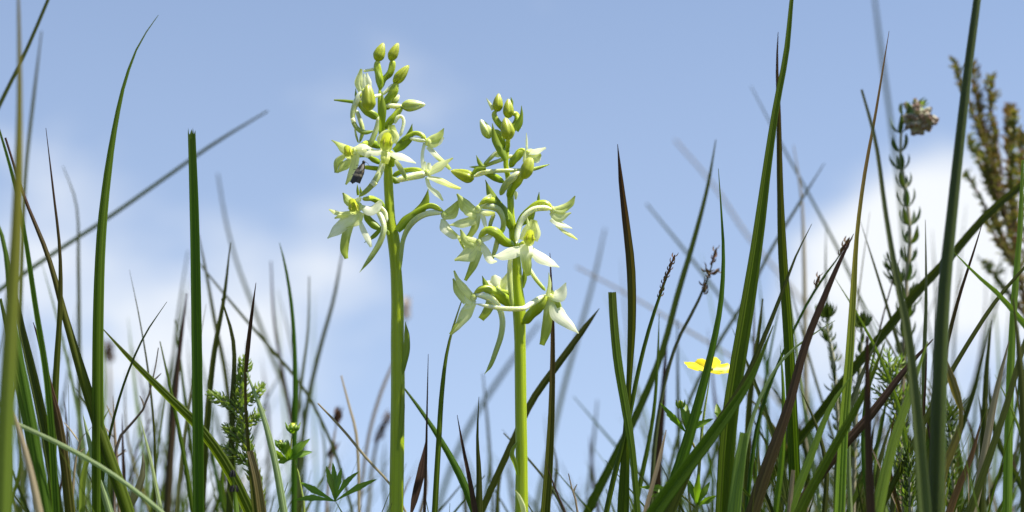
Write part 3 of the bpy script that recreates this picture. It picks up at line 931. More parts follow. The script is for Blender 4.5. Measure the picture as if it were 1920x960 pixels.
B = [
 # path (tip first), widths, distance factor, material, label
 ('33,-60 36,60 37,200 33,400 22,600 12,800 5,1000', '3 7 11 20 27 32 34', .76, 'g_olive', 'yellowish olive blade, soft and close, beside a dark tussock'),
 ('120,-80 88,0 40,110 0,190 -40,275', '6 9 10 11 12', .86, 'g_dark', 'dark green blade slanting steeply across the olive blade top'),
 ('78,58 62,190 48,320 40,480 36,700 40,960', '3 8 9 10 11 11', 1.32, 'g_grey', 'grey-green blurred blade rising behind the olive blade'),
 ('-12,210 22,330 46,450 62,560 86,720 102,960', '4 8 11 13 16 18', .95, 'g_green', 'green blade with a pale midrib, bent away from the olive blade'),
 ('86,240 100,360 112,470 113,560 105,700 94,960', '1 4 6 9 12 15', 1.0, 'g_tip', 'needle-tipped blade with a dark purple tip, beside the tall curved blade'),
 ('10,258 46,370 90,480 124,600 160,720 192,820 240,960', '4 6 9 13 19 22 24', 1.0, 'g_tip', 'brown-topped broad blade leaning across the foot of the tall curved blade'),
 ('297,28 262,80 235,150 215,240 200,340 190,440 184,600 184,960', '1 3 6 10 15 18 20 23', 1.0, 'g_green', 'tall green blade whose thin tip curves over to one side'),
 ('502,208 400,270 300,340 200,410 100,475 20,530 -60,585', '4 8 9 10 10 11 11', 1.36, 'g_grey', 'long blurred grey blade lying slantwise behind the ragged-topped blade'),
 ('360,252 365,400 369,600 373,960', '15 18 20 21', .98, 'g_green', 'broad upright blade torn off with a ragged top'),
 ('118,312 142,380 146,500 148,800 150,960', '2 5 9 12 13', 1.3, 'g_grey', 'blurred upright blade just behind the tall curved blade'),
 ('313,566 272,628 240,700 215,780 198,860 190,960', '1 4 5 6 6 6', 1.01, 'g_dark', 'thin dark blade arching out from the foot of the tall curved blade'),
 ('192,616 250,680 310,740 370,800 420,870 465,960', '2 10 15 19 22 24', 1.03, 'g_green', 'olive blade with brown edge slanting down behind the ragged-topped blade'),
 ('62,604 76,650 86,700 110,800 130,960', '1 8 11 16 20', .99, 'g_tip', 'blade with a withered curled brown tip in the tussock round the olive blade'),
 ('-40,770 0,782 60,808 130,842 200,882 260,925 315,972', '5 8 8 9 8 8 9', .93, 'g_pale', 'pale light green blade lying low across the tussock round the olive blade'),
 ('-20,380 6,450 24,600 52,750 88,960', '3 8 13 17 19', .93, 'g_green', 'wide green blade in the tussock just under the olive blade'),
 ('20,500 36,590 62,700 90,830 110,960', '4 13 18 20 20', .97, 'g_dark', 'dark glossy blade in the tussock round the olive blade'),
 ('0,560 24,680 50,800 80,960', '6 16 22 24', .96, 'g_green', 'ribbed light-veined blade filling the tussock round the olive blade'),
 ('24,770 46,840 74,960', '6 11 14', .88, 'g_straw', 'dry grey straw standing low before the tussock round the olive blade'),
 ('264,788 280,850 300,945 305,970', '1 6 8 9', 1.0, 'g_pale', 'short pale pointed blade below the thin arching dark blade'),
 ('352,470 332,600 318,750 308,960', '3 7 10 11', 1.5, 'g_grey', 'blurred grey blade standing behind the ragged-topped blade'),
 ('408,326 424,420 446,500 472,570 502,650 545,770 565,960', '4 6 7 9 10 11 11', 1.62, 'g_grey', 'very soft grey blade curving down behind the needle-leaved heath sprig'),
 ('432,455 420,560 402,660 388,800 378,960', '2 7 10 12 13', 1.12, 'g_dark', 'dark pointed blade close beside the ragged-topped blade'),
 ('372,440 388,520 402,600 422,700 444,960', '3 7 9 11 13', 1.28, 'g_dark', 'blurred dark blade leaning towards the heath sprig from behind the ragged-topped blade'),
 ('370,490 452,590 504,650 566,725 620,830 660,960', '4 7 8 8 8 8', 1.26, 'g_grey', 'soft slanting blade crossing behind the needle-leaved heath sprig'),
 ('480,530 472,590 464,660 460,720 465,830 478,960', '1 6 9 5 6 10', 1.0, 'g_tip', 'slender blade with a reddish tip rising in front of the heath sprig'),
 ('462,698 490,770 512,850 532,960', '3 9 12 14', .98, 'g_pale', 'grey-green ribbed blade bending before the heath sprig'),
 ('468,846 480,890 492,970', '12 15 17', .97, 'g_olive', 'short olive blade with a snapped top before the heath sprig', 'cut'),
 ('524,455 535,500 547,580 553,700 552,800 550,960', '1 5 7 9 10 11', 1.15, 'g_green', 'slim green blade behind the leafy tormentil'),
 ('642,470 625,560 600,650 575,760 560,880 552,960', '4 9 11 12 12 12', 1.36, 'g_grey', 'blurred grey-green blade leaning towards the taller orchid'),
 ('580,518 578,620 568,700 556,800 548,960', '3 6 8 9 10', 1.28, 'g_grey', 'thin blurred upright blade beside the one leaning towards the taller orchid'),
 ('508,490 514,600 530,700 548,800 560,960', '3 6 8 11 12', 1.42, 'g_purple', 'blurred brownish blade behind the heath sprig'),
 ('350,550 338,640 326,750 312,960', '3 8 12 14', 1.2, 'g_purple', 'purplish blade rising behind the olive slanting blade'),
 ('328,600 340,700 352,800 372,960', '3 6 8 9', 1.22, 'g_green', 'thin green blade leaning against the ragged-topped blade'),
 ('300,640 322,740 346,860 362,960', '2 6 8 9', 1.1, 'g_green', 'fine green blade behind the olive slanting blade'),
 ('415,560 436,640 434,760 428,960', '3 9 13 15', 1.06, 'g_dark', 'broad dark blade standing against the heath sprig'),
 ('803,664 801,760 799,860 796,960', '1 3 5 6', 1.0, 'g_purple', 'needle-thin dark purple blade between the two orchids'),
 ('867,560 850,612 838,660 828,740 823,820 815,960', '2 4 6 9 10 11', 1.02, 'g_green', 'thin green blade rising up to the hanging lip of a shorter orchid flower'),
 ('752,720 790,770 830,830 868,900 895,970', '3 7 11 15 16', 1.06, 'g_green', 'green blade slanting down from the taller orchid stem'),
 ('857,778 868,840 880,900 890,960', '1 6 9 12', 1.0, 'g_purple', 'short dark purple spear-like blade between the orchids'),
 ('898,744 895,820 898,890 898,960', '1 5 10 14', 1.01, 'g_dark', 'dark green spear-like blade beside the purple one between the orchids'),
 ('1124,578 1095,618 1050,680 1000,750 962,830 930,900 902,965', '1 12 14 14 13 13 14', 1.07, 'g_dark', 'dark blade slanting behind the shorter orchid stem'),
 ('1031,474 1033,520 1036,620 1034,760 1028,880 1022,960', '1 4 8 12 16 18', 1.03, 'g_tip', 'upright dark-tipped blade behind the lowest flower of the shorter orchid'),
 ('1135,428 1115,520 1085,630 1060,720 1030,850 1005,960', '4 8 10 11 12 12', 1.75, 'g_grey', 'very blurred blue-grey blade beyond the shorter orchid'),
 ('1022,864 1044,922 1066,975', '1 4 5', .985, 'g_purple', 'short black bent blade end crossing the dark-tipped blade'),
 ('798,828 790,880 778,930 771,962', '1 16 15 5', 1.03, 'g_purple', 'brownish purple folded leaf between the orchids', '', ),
 ('748,655 712,740 690,820 672,960', '6 9 9 8', 1.4, 'g_straw', 'blurred whitish straw leaning beside the taller orchid stem'),
 ('640,704 655,760 668,810 674,960', '3 5 6 6', 1.15, 'g_straw', 'thin dry straw standing near the taller orchid stem'),
 ('596,756 640,802 690,862 735,912 770,980', '3 5 5 4 4', 1.02, 'g_straw', 'bent dry straw leaning down to the taller orchid stem'),
 ('1012,605 930,720 880,800 845,880 820,960', '6 10 11 11 11', 1.9, 'g_grey', 'very blurred blue-grey blade slanting between the orchids'),
 ('905,700 914,800 924,960', '3 7 9', 1.42, 'g_grey', 'soft thin blade close beside the shorter orchid stem'),
 ('944,812 990,860 1040,925 1070,990', '2 4 5 6', 1.1, 'g_grey', 'thin grey blade slanting behind the shorter orchid stem foot'),
 ('1120,750 1112,830 1098,960', '3 7 8', 1.6, 'g_grey', 'faint soft blade beyond the cut blade'),
 ('1158,270 1165,340 1175,420 1184,500 1186,600 1180,720 1176,800 1170,960', '1 10 15 18 17 11 14 24', 1.0, 'g_tip', 'broad pointed blade with a dark brown tip, standing tall behind the cut blade'),
 ('1149,548 1152,600 1160,680 1175,770 1187,850 1196,960', '16 17 18 17 14 11', .98, 'g_green', 'green blade cut straight across at the top', 'cut'),
 ('1342,262 1326,350 1300,450 1270,550 1240,660 1200,760 1150,860 1100,960', '2 8 11 13 14 16 18 19', 1.17, 'g_dark', 'long dark blade leaning over behind the cut blade'),
 ('1347,316 1353,400 1357,480 1352,570 1335,660 1315,740 1290,830 1248,960', '1 4 7 10 13 17 21 24', .99, 'g_green', 'thin-tipped green blade passing in front of the yellow flower'),
 ('1492,-70 1484,0 1474,100 1455,200 1440,300 1420,450 1400,580 1380,700 1366,800 1356,960', '4 8 11 13 16 22 27 29 30 31', .98, 'g_green', 'tallest broad green blade beside the yellow flower'),
 ('1459,60 1457,120 1460,200 1463,350 1468,480 1478,620 1485,760 1493,960', '1 5 8 12 17 19 20 23', 1.03, 'g_tip', 'dark-tipped blade crossing behind the tallest broad blade'),
 ('1667,58 1655,130 1640,220 1620,330 1606,440 1598,560 1590,680 1580,800 1572,960', '1 4 6 8 9 14 18 20 23', .98, 'g_gold', 'golden yellow-green blade with a reddish brown tip'),
 ('1636,-30 1655,120 1670,230 1690,400 1700,600 1706,960', '6 9 9 9 9 9', 1.8, 'g_grey', 'very blurred blue-grey blade behind the drooping heath head'),
 ('1615,168 1640,260 1660,400 1680,520 1700,620 1716,760 1732,960', '5 8 10 13 17 22 26', .87, 'g_grey', 'soft grey-green blade close in front of the whorled heath stem'),
 ('1990,280 1920,342 1850,402 1780,482 1720,545 1660,620 1600,690 1540,770 1440,900', '8 13 15 17 18 18 18 17 16', 1.12, 'g_dark', 'dark green blade slanting across behind the thick rush stem'),
 ('1601,438 1575,490 1545,560 1510,650 1480,760 1432,900 1410,970', '1 8 12 15 18 25 27', .97, 'g_purple', 'dark purple-brown blade leaning towards the golden blade'),
 ('1522,420 1492,480 1467,545 1435,625 1392,720 1360,770 1300,860 1250,965', '1 4 7 9 11 13 19 24', .965, 'g_dark', 'slim dark blade crossing in front of the tallest broad blade'),
 ('1735,412 1736,500 1736,560 1733,650 1728,960', '1 4 6 8 10', 1.05, 'g_grey', 'fine upright blade between whorled heath stem and rush'),
 ('1788,472 1830,515 1870,550 1915,602 1965,665', '1 6 9 12 13', .97, 'g_bright', 'bright yellow-green blade tip slanting out from the grass below the heather bush'),
 ('1842,418 1826,470 1800,550 1776,640 1745,780 1735,960', '1 4 6 8 11 13', 1.02, 'g_tip', 'thin purple-tipped blade crossing the thick rush stem'),
 ('1918,300 1914,420 1903,560 1896,700 1890,960', '5 10 13 15 18', 1.05, 'g_bright', 'bright green upright blade before the heather bush'),
 ('1950,470 1870,562 1830,622 1782,702 1745,770 1690,880 1650,960', '4 8 9 10 11 12 14', 1.0, 'g_dark', 'dark thin blade slanting under the heather bush'),
 ('1892,640 1872,720 1856,800 1838,900 1825,960', '2 9 13 15 16', 1.0, 'g_straw', 'dry straw-coloured blade edge among the grass below the heather bush'),
 ('1841,784 1822,860 1797,920 1782,965', '1 11 15 17', .98, 'g_gold', 'short yellow-brown blade low in the grass below the heather bush'),
 ('1765,660 1790,730 1803,780 1790,830 1768,880 1760,960', '8 17 6 14 18 18', .96, 'g_olive', 'twisted yellow-spotted blade by the thick rush stem'),
 ('1740,640 1702,760 1676,840 1650,960', '3 18 23 27', .93, 'g_bright', 'wide bright green blade low beside the thick rush stem'),
 ('1750,636 1700,692 1640,772 1560,866 1490,965', '2 12 18 20 20', 1.01, 'g_purple', 'dark brown blade lying slantwise through the grass below the heather bush'),
 ('1626,630 1627,760 1633,960', '6 12 17', .89, 'g_purple', 'soft brownish stalk close before the grass below the heather bush'),
 ('1566,601 1520,630 1470,672 1424,750 1396,850 1385,960', '1 3 5 7 9 10', .985, 'g_pale', 'fine pale blade arching beside the purple-brown blade'),
 ('1396,812 1386,880 1376,965', '17 22 25', .95, 'g_bright', 'short bright green blade with a cut browned end', 'cut'),
 ('1249,806 1236,860 1208,965', '2 8 9', .97, 'g_straw', 'short dry grey straw bent at its tip beneath the tormentil leaves'),
 ('1250,640 1246,700 1242,760 1235,850 1232,960', '3 8 13 16 17', 1.25, 'g_purple', 'blurred purple-brown blade behind the tormentil leaves'),
 ('1270,600 1272,760 1276,960', '3 9 11', 1.32, 'g_grey', 'blurred upright grey blade behind the tormentil leaves'),
 ('1236,588 1233,680 1225,780 1202,900 1190,960', '1 5 7 9 10', 1.08, 'g_green', 'fine green blade leaning behind the cut blade'),
 ('1450,610 1404,715 1342,805 1284,880 1222,965', '2 14 23 27 30', .955, 'g_green', 'wide green blade slanting low in front of the tormentil'),
 ('1408,162 1470,280 1530,390 1572,470 1612,560 1660,700', '2 5 6 7 7 7', 1.4, 'g_grey', 'thin blurred green blade leaning across behind the dark-tipped blade'),
 ('1546,306 1500,380 1440,480 1400,560 1350,640 1290,760 1240,960', '2 7 8 9 9 9 9', 1.3, 'g_grey', 'blurred blade crossing the tallest broad blade from behind'),
 ('1488,272 1503,370 1508,480 1510,600 1512,760 1514,960', '2 6 9 11 12 12', 1.35, 'g_straw', 'blurred pinkish straw standing behind the dark-tipped blade'),
 ('1265,262 1340,350 1400,440 1500,560 1580,680', '4 5 6 6 6', 1.9, 'g_straw', 'faint soft straw slanting far behind the yellow flower'),
 ('1212,382 1300,490 1360,570 1430,670 1480,800', '4 7 7 7 7', 1.5, 'g_grey', 'soft grey blade slanting behind the brown-flowered rush'),
 ('1080,500 1195,562 1290,620 1400,690 1480,780', '4 5 6 6 6', 1.65, 'g_straw', 'pale soft straw slanting low behind the yellow flower'),
 ('1430,560 1420,640 1404,760 1398,960', '3 8 11 13', 1.1, 'g_dark', 'dark blade half hidden behind the tallest broad blade'),
 ('1660,640 1630,720 1560,850 1500,965', '2 12 18 22', .94, 'g_green', 'green blade leaning low across the golden blade foot'),
 ('1600,700 1560,760 1520,860 1480,965', '1 10 15 20', .96, 'g_bright', 'light green blade leaning low between purple-brown and golden blades'),
 ('1488,882 1484,920 1480,965', '7 9 9', .96, 'g_straw', 'short grey dead stalk low before the dark-tipped blade', 'cut'),
 ('1860,600 1850,700 1846,800 1840,960', '2 9 12 15', 1.12, 'g_dark', 'dark upright blade deep in the grass below the heather bush'),
 ('1960,560 1925,640 1890,760 1850,880 1820,965', '6 12 15 17 18', .95, 'g_dark', 'dark green blade leaning in the grass below the heather bush'),
 ('1900,560 1916,700 1926,960', '3 14 20', .9, 'g_dark', 'soft dark blade close before the grass below the heather bush'),
]


def as_kw(o):
    if o == 'cut':
        return dict(cut=True, cup=.3)
    return {}


for i, b in enumerate(B):
    path, wds, k, m, label = b[:5]
    kw = as_kw(b[5]) if len(b) > 5 else {}
    if 'ragged top' in label:
        kw = dict(cut='ragged', yaw=-.1, cup=.35)
    if k > 1.25:
        wds = [x * .8 for x in ww(wds)]
    blade(path, wds, k, m, label, **kw)

# thick round rush stem and its companions
blade('1846,-110 1832,0 1815,130 1800,260 1785,400 1770,550 1762,700 1758,850 1755,960', '11 15 17 19 21 25 28 30 31', .88, 'rush',
      'thick round dark green rush stem, taller than the grass around it', tube_=True, name='rush', cat_='rush')


# ------------------------------------------------------------------ thicket of blades behind
def rand_blade(k, x0, ytip, lean, wd):
    h = 960 - ytip
    bend = random.uniform(-.35, .35) * lean + random.uniform(-22, 22)
    pts = []
    for t in (0, .2, .45, .7, 1):
        x = x0 + lean * (1 - t) ** 1.4 + bend * math.sin(math.pi * t)
        pts.append((x, ytip + h * t))
    return pts, [.6, wd * .45, wd * .75, wd * .95, wd]


CWORD = dict(g_green='green', g_dark='dark green', g_grey='grey-green', g_tip='brown-tipped', g_purple='purplish', g_straw='straw', g_pale='pale', g_bright='bright green', g_olive='olive')
MIX = ['g_green'] * 4 + ['g_dark'] * 4 + ['g_grey'] * 3 + ['g_tip'] * 2 + ['g_purple', 'g_straw', 'g_pale', 'g_bright', 'g_olive']
THK = (
    # count, x range, tip range, distance range, lean, label, group
    (58, (1200, 1960), (470, 880), (1.08, 1.9), 150, 'blurred blade in the thicket between cut blade and heather', 'blurred grass blades behind the yellow flower'),
    (34, (1520, 1990), (380, 800), (1.06, 1.6), 150, 'blurred blade around the whorled heath stem', 'blurred grass blades around the heath stem'),
    (34, (-40, 330), (480, 880), (1.05, 1.7), 110, 'blurred blade in the tussock behind the tall curved blade', 'blurred grass blades of the tussock round the olive blade'),
    (26, (290, 640), (500, 880), (1.08, 1.9), 110, 'blurred blade behind the needle-leaved heath sprig', 'blurred grass blades behind the heath sprig'),
    (30, (1380, 1990), (600, 860), (1.0, 1.2), 190, 'ribbed blade in the grass below the heather bush', 'grass blades below the heather bush'),
    (8, (-30, 300), (680, 880), (.98, 1.15), 120, 'ribbed blade low in the tussock round the olive blade', 'low grass blades round the olive blade'),
    (12, (660, 1180), (740, 930), (1.15, 1.9), 90, 'blurred blade low behind the two orchids', 'blurred grass blades behind the orchids'),
)
for cnt, xr, yr, kr, ln, lab, grp in THK:
    for i in range(cnt):
        k = random.uniform(*kr)
        yt = random.uniform(*yr)
        pts, ws_ = rand_blade(k, random.uniform(*xr), yt, random.uniform(-ln, ln) * (960 - yt) / 400, random.uniform(5, 11.5) / (k ** .5) * (1.45 if 'ribbed' in lab else 1))
        mm = random.choice(MIX)
        ht = 'tall' if yt < 600 else 'short' if yt > 780 else 'middling'
        lab2 = '%s %s %s %s %s' % (ht, 'wide' if ws_[-1] > 8.6 else 'narrow', CWORD[mm], 'slanting' if abs(pts[0][0] - pts[-1][0]) > 55 else 'upright', lab)
        blade(pts, ws_, k, mm, lab2, group=grp)


# ------------------------------------------------------------------ low turf and distant moor grass
def turf(name, label, n, gen, m):
    parts = []
    for i in range(n):
        base, h, wd, az, ln = gen(i)
        d = Vector((math.cos(az), math.sin(az), 0))
        c = []
        for t in (0, .35, .7, 1):
            c.append(base + Vector((0, 0, h * (1 - t) - .006)) + d * (ln * (1 - t) ** 1.6))
        parts.append(ribbon_geo(c, [wd * .1, wd * .7, wd, wd * .8], Vector((math.sin(az), -math.cos(az), .2)).normalized(), cup=.4, nj=3, fold=True, vabs=True))
    V, F, U = join_geo(parts)
    o = obj(name, V, F, U, M[m], None, Vector((0, 0, 0)))
    return tag(o, label, 'grass', kind='stuff')


def gen_low(i):
    r = .9 * math.sqrt(random.random()) + .01
    a = random.uniform(0, 2 * math.pi)
    b = Vector((r * math.cos(a), r * math.sin(a) + .25, 0))
    h = random.uniform(.012, .052)
    if (b - Vector((CAM.x, CAM.y, 0))).length < .12:
        h *= .4
    return b, h, random.uniform(.0010, .0026), random.uniform(0, 6.28), h * random.uniform(.1, .6)


def gen_mid(i):
    # seen low in the picture, between the taller blades
    side = random.random()
    px = random.uniform(1200, 1980) if side < .66 else random.uniform(-60, 560) if side < .95 else random.uniform(560, 1200)
    k = 1.04 + 1.3 * random.random() ** 1.4
    ymin = 700 if px > 1480 or px < 330 else 800
    top = P(px, 985 - (985 - ymin) * random.random() ** 1.5 + (60 if 560 < px < 1200 else 0), k)
    h = max(.03, top.z)
    return Vector((top.x, top.y, 0)), h, random.uniform(.0009, .0028), random.uniform(0, 6.28), h * random.uniform(.05, .7)


turf('low_turf', 'short green moor turf around the foot of the orchids', 4200, gen_low, 'g_green')
turf('moor_grass', 'dense low dark moor grass filling the ground behind the blades', 800, gen_mid, 'g_dark')
turf('moor_grass', 'dense low fresh green moor grass mixed into the darker grass', 650, gen_mid, 'g_green')
turf('moor_grass', 'dry straw litter standing in the low moor grass', 170, gen_mid, 'g_straw')

# ------------------------------------------------------------------ small plants
def leaf_mesh(name, m, cup=.5, prof=(.25, .85, 1, .75, .08), wd=.28):
    """unit leaf along +Z, face towards -Y"""
    c = [Vector((0, .10 * math.sin(math.pi * t), t)) for t in (0, .25, .5, .75, 1)]
    V, F, U = ribbon_geo(c[::-1], [p * wd for p in prof[::-1]], Vector((0, -1, 0)), cup=cup, nj=5)
    me = bpy.data.meshes.new(name)
    me.from_pydata(V, [], F)
    ul = me.uv_layers.new(name='UVMap')
    for li, l in enumerate(me.loops):
        ul.data[li].uv = U[l.vertex_index]
    me.materials.append(M[m])
    me.polygons.foreach_set('use_smooth', [True] * len(me.polygons))
    return me


def place(name, me, parent, loc, direction, scale, face=None):
    z = direction.normalized()
    f = (face or Vector((0, -1, 0)))
    x = f.cross(z) * -1
    if x.length < 1e-4:
        x = Vector((1, 0, 0))
    x.normalize()
    y = z.cross(x)
    rot = Matrix((x, y, z)).transposed().to_4x4()
    o = bpy.data.objects.new(name, me)
    coll.objects.link(o)
    o.parent = parent
    o.matrix_local = Matrix.Translation(loc - WO[parent.name]) @ rot @ Matrix.Scale(scale, 4)
    return o


LEAF_G = leaf_mesh('heath_leaf_mesh', 'heath_leaf', .9)
LEAF_B = leaf_mesh('heath_leaf_bushy_mesh', 'heath_leaf', .7, wd=.42)
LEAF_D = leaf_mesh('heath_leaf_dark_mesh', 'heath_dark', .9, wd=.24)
BELL = None


def bell_mesh():
    c = [Vector((0, 0, t)) for t in (0, .12, .3, .55, .8, .93, 1)]
    r = [.10, .24, .32, .33, .24, .16, .20]
    V, F, U = tube_geo(c, r, 10)
    U = [(u, 1 - v) for u, v in U]
    me = bpy.data.meshes.new('heath_bell_mesh')
    me.from_pydata(V, [], F)
    ul = me.uv_layers.new(name='UVMap')
    for li, l in enumerate(me.loops):
        ul.data[li].uv = U[l.vertex_index]
    me.materials.append(M['heath_bell'])
    me.polygons.foreach_set('use_smooth', [True] * len(me.polygons))
    return me


BELL = bell_mesh()


def path_ground(path, k, ws):
    pts = pp(path, k)
    return to_ground(pts, list(ws), k)


def sprig(path, k, label, sw, whorl_px, leaf_px, per=4, me=None, spread=.9, group=None, stop=990, side=(), mate='heath_stem', jit=2.0, knot=0):
    pts, ws_ = path_ground(path, k, sw)
    root = thing('heath_sprig', (pts[-1].x, pts[-1].y, 0), label, 'heath', group)
    tube('stem', pts, ws_, k, M[mate], root, n=40, sides=8, vabs=True)
    jobs = [(pp(path, k), leaf_px)]
    for s in side:
        sp = pp(s, k)
        tube('branch', sp, [3, 4, 5][-len(sp):] if len(sp) <= 3 else [3] + [4] * (len(sp) - 1), k, M[mate], root, n=12, sides=7, vabs=True)
        jobs.append((sp, leaf_px * .9))
    for sp, lp in jobs:
        L = sum((sp[i + 1] - sp[i]).length for i in range(len(sp) - 1))
        n = max(2, int(L / (whorl_px * pm(k))))
        c, _ = cat(sp, [1] * len(sp), n + 2)
        for i in range(n + 1):
            t = (c[i] - c[i + 1]).normalized()          # upwards
            ref = Vector((0, 1, 0))
            a = (ref - t * ref.dot(t)).normalized()
            b = t.cross(a)
            a0 = i * .8 + random.uniform(-.2, .2) * jit
            grow = min(1.0, .55 + .2 * i)
            for q in range(per):
                an = a0 + 2 * math.pi * q / per
                out = a * math.cos(an) + b * math.sin(an)
                d = t + out * spread * min(1, .45 + .25 * i) * random.uniform(1 - .2 * jit, 1 + .2 * jit)
                place('leaf', me or LEAF_G, root, c[i] + out * .0002, d, lp * pm(k) * grow * random.uniform(1 - .14 * jit, 1 + .1 * jit), face=-out + t * .2)
    for q in range(knot):
        a = q * 2.4
        o_ = Vector((math.cos(a), math.sin(a), 0))
        place('leaf', me or LEAF_G, root, pts[0] - Vector((0, 0, 10 * pm(k))) + o_ * 5 * pm(k), Vector((0, 0, 1)) + o_ * random.uniform(.1, .7), 30 * pm(k), face=-o_)
    return root


def bells(root, centre, k, n, size, axis, rad):
    for i in range(n):
        v = Vector((random.gauss(0, 1), random.gauss(0, 1), random.gauss(0, 1))).normalized()
        d = (v * .95 + axis).normalized()
        place('flower', BELL, root, centre + d * rad * random.uniform(.2, .5), d, size * random.uniform(.85, 1.15))


# whorled heath stem with a drooping faded flower head
k = 1.17
sp = sprig('1722,198 1704,205 1691,222 1689,262 1689,300 1696,345 1702,390 1706,430 1706,470 1700,520 1699,570 1696,640 1690,780 1684,960',
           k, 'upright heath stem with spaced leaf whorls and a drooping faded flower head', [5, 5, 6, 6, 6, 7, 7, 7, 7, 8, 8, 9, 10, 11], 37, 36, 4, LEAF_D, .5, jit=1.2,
           side=('1668,490 1675,512 1690,540', '1715,545 1708,565 1699,590', '1672,505 1682,525 1698,548'))
ellipsoid('flower_core', P(1721, 221, k), 20 * pm(k), 20 * pm(k), 24 * pm(k), M['heath_leaf'], sp, tilt=-.5)
bells(sp, P(1720, 218, k), k, 64, 20 * pm(k), Vector((.25, -.1, -.45)), 38 * pm(k))
for q in range(7):
    a = q * .9
    d = Vector((math.cos(a) * .8, math.sin(a) * .8, .55))
    place('leaf', LEAF_G, sp, P(1716, 206, k), d, 26 * pm(k))

# needle-leaved sprig left of the taller orchid
sprig('460,672 456,700 452,730 452,770 458,810 466,850 478,900 488,960', 1.06, 'needle-leaved bushy heath sprig among grass near the taller orchid', [5, 6, 7, 7, 8, 8, 9, 9], 6.5, 17, 6, LEAF_B, 1.0,
      side=('394,738 420,752 448,772', '492,722 478,740 456,760', '422,800 440,815 458,830', '416,838 438,850 462,868', '490,770 476,785 458,800'))
# sprigs inside the grass on the right
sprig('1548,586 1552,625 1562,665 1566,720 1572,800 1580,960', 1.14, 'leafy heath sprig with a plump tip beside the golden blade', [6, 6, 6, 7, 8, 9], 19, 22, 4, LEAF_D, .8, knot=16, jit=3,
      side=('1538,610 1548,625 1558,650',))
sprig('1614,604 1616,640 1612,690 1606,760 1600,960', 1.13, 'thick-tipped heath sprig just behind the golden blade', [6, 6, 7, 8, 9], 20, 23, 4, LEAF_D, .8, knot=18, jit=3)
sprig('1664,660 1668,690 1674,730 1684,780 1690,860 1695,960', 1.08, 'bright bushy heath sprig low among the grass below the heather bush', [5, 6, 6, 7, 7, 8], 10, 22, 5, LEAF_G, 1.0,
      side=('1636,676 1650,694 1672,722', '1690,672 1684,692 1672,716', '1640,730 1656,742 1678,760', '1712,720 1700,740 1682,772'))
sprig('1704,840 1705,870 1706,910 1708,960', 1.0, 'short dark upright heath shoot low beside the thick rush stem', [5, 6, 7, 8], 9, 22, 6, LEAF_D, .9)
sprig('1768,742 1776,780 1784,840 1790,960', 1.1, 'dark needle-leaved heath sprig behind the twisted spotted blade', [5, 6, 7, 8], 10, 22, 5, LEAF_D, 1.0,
      side=('1750,760 1762,776 1778,796', '1800,752 1792,772 1780,796'))


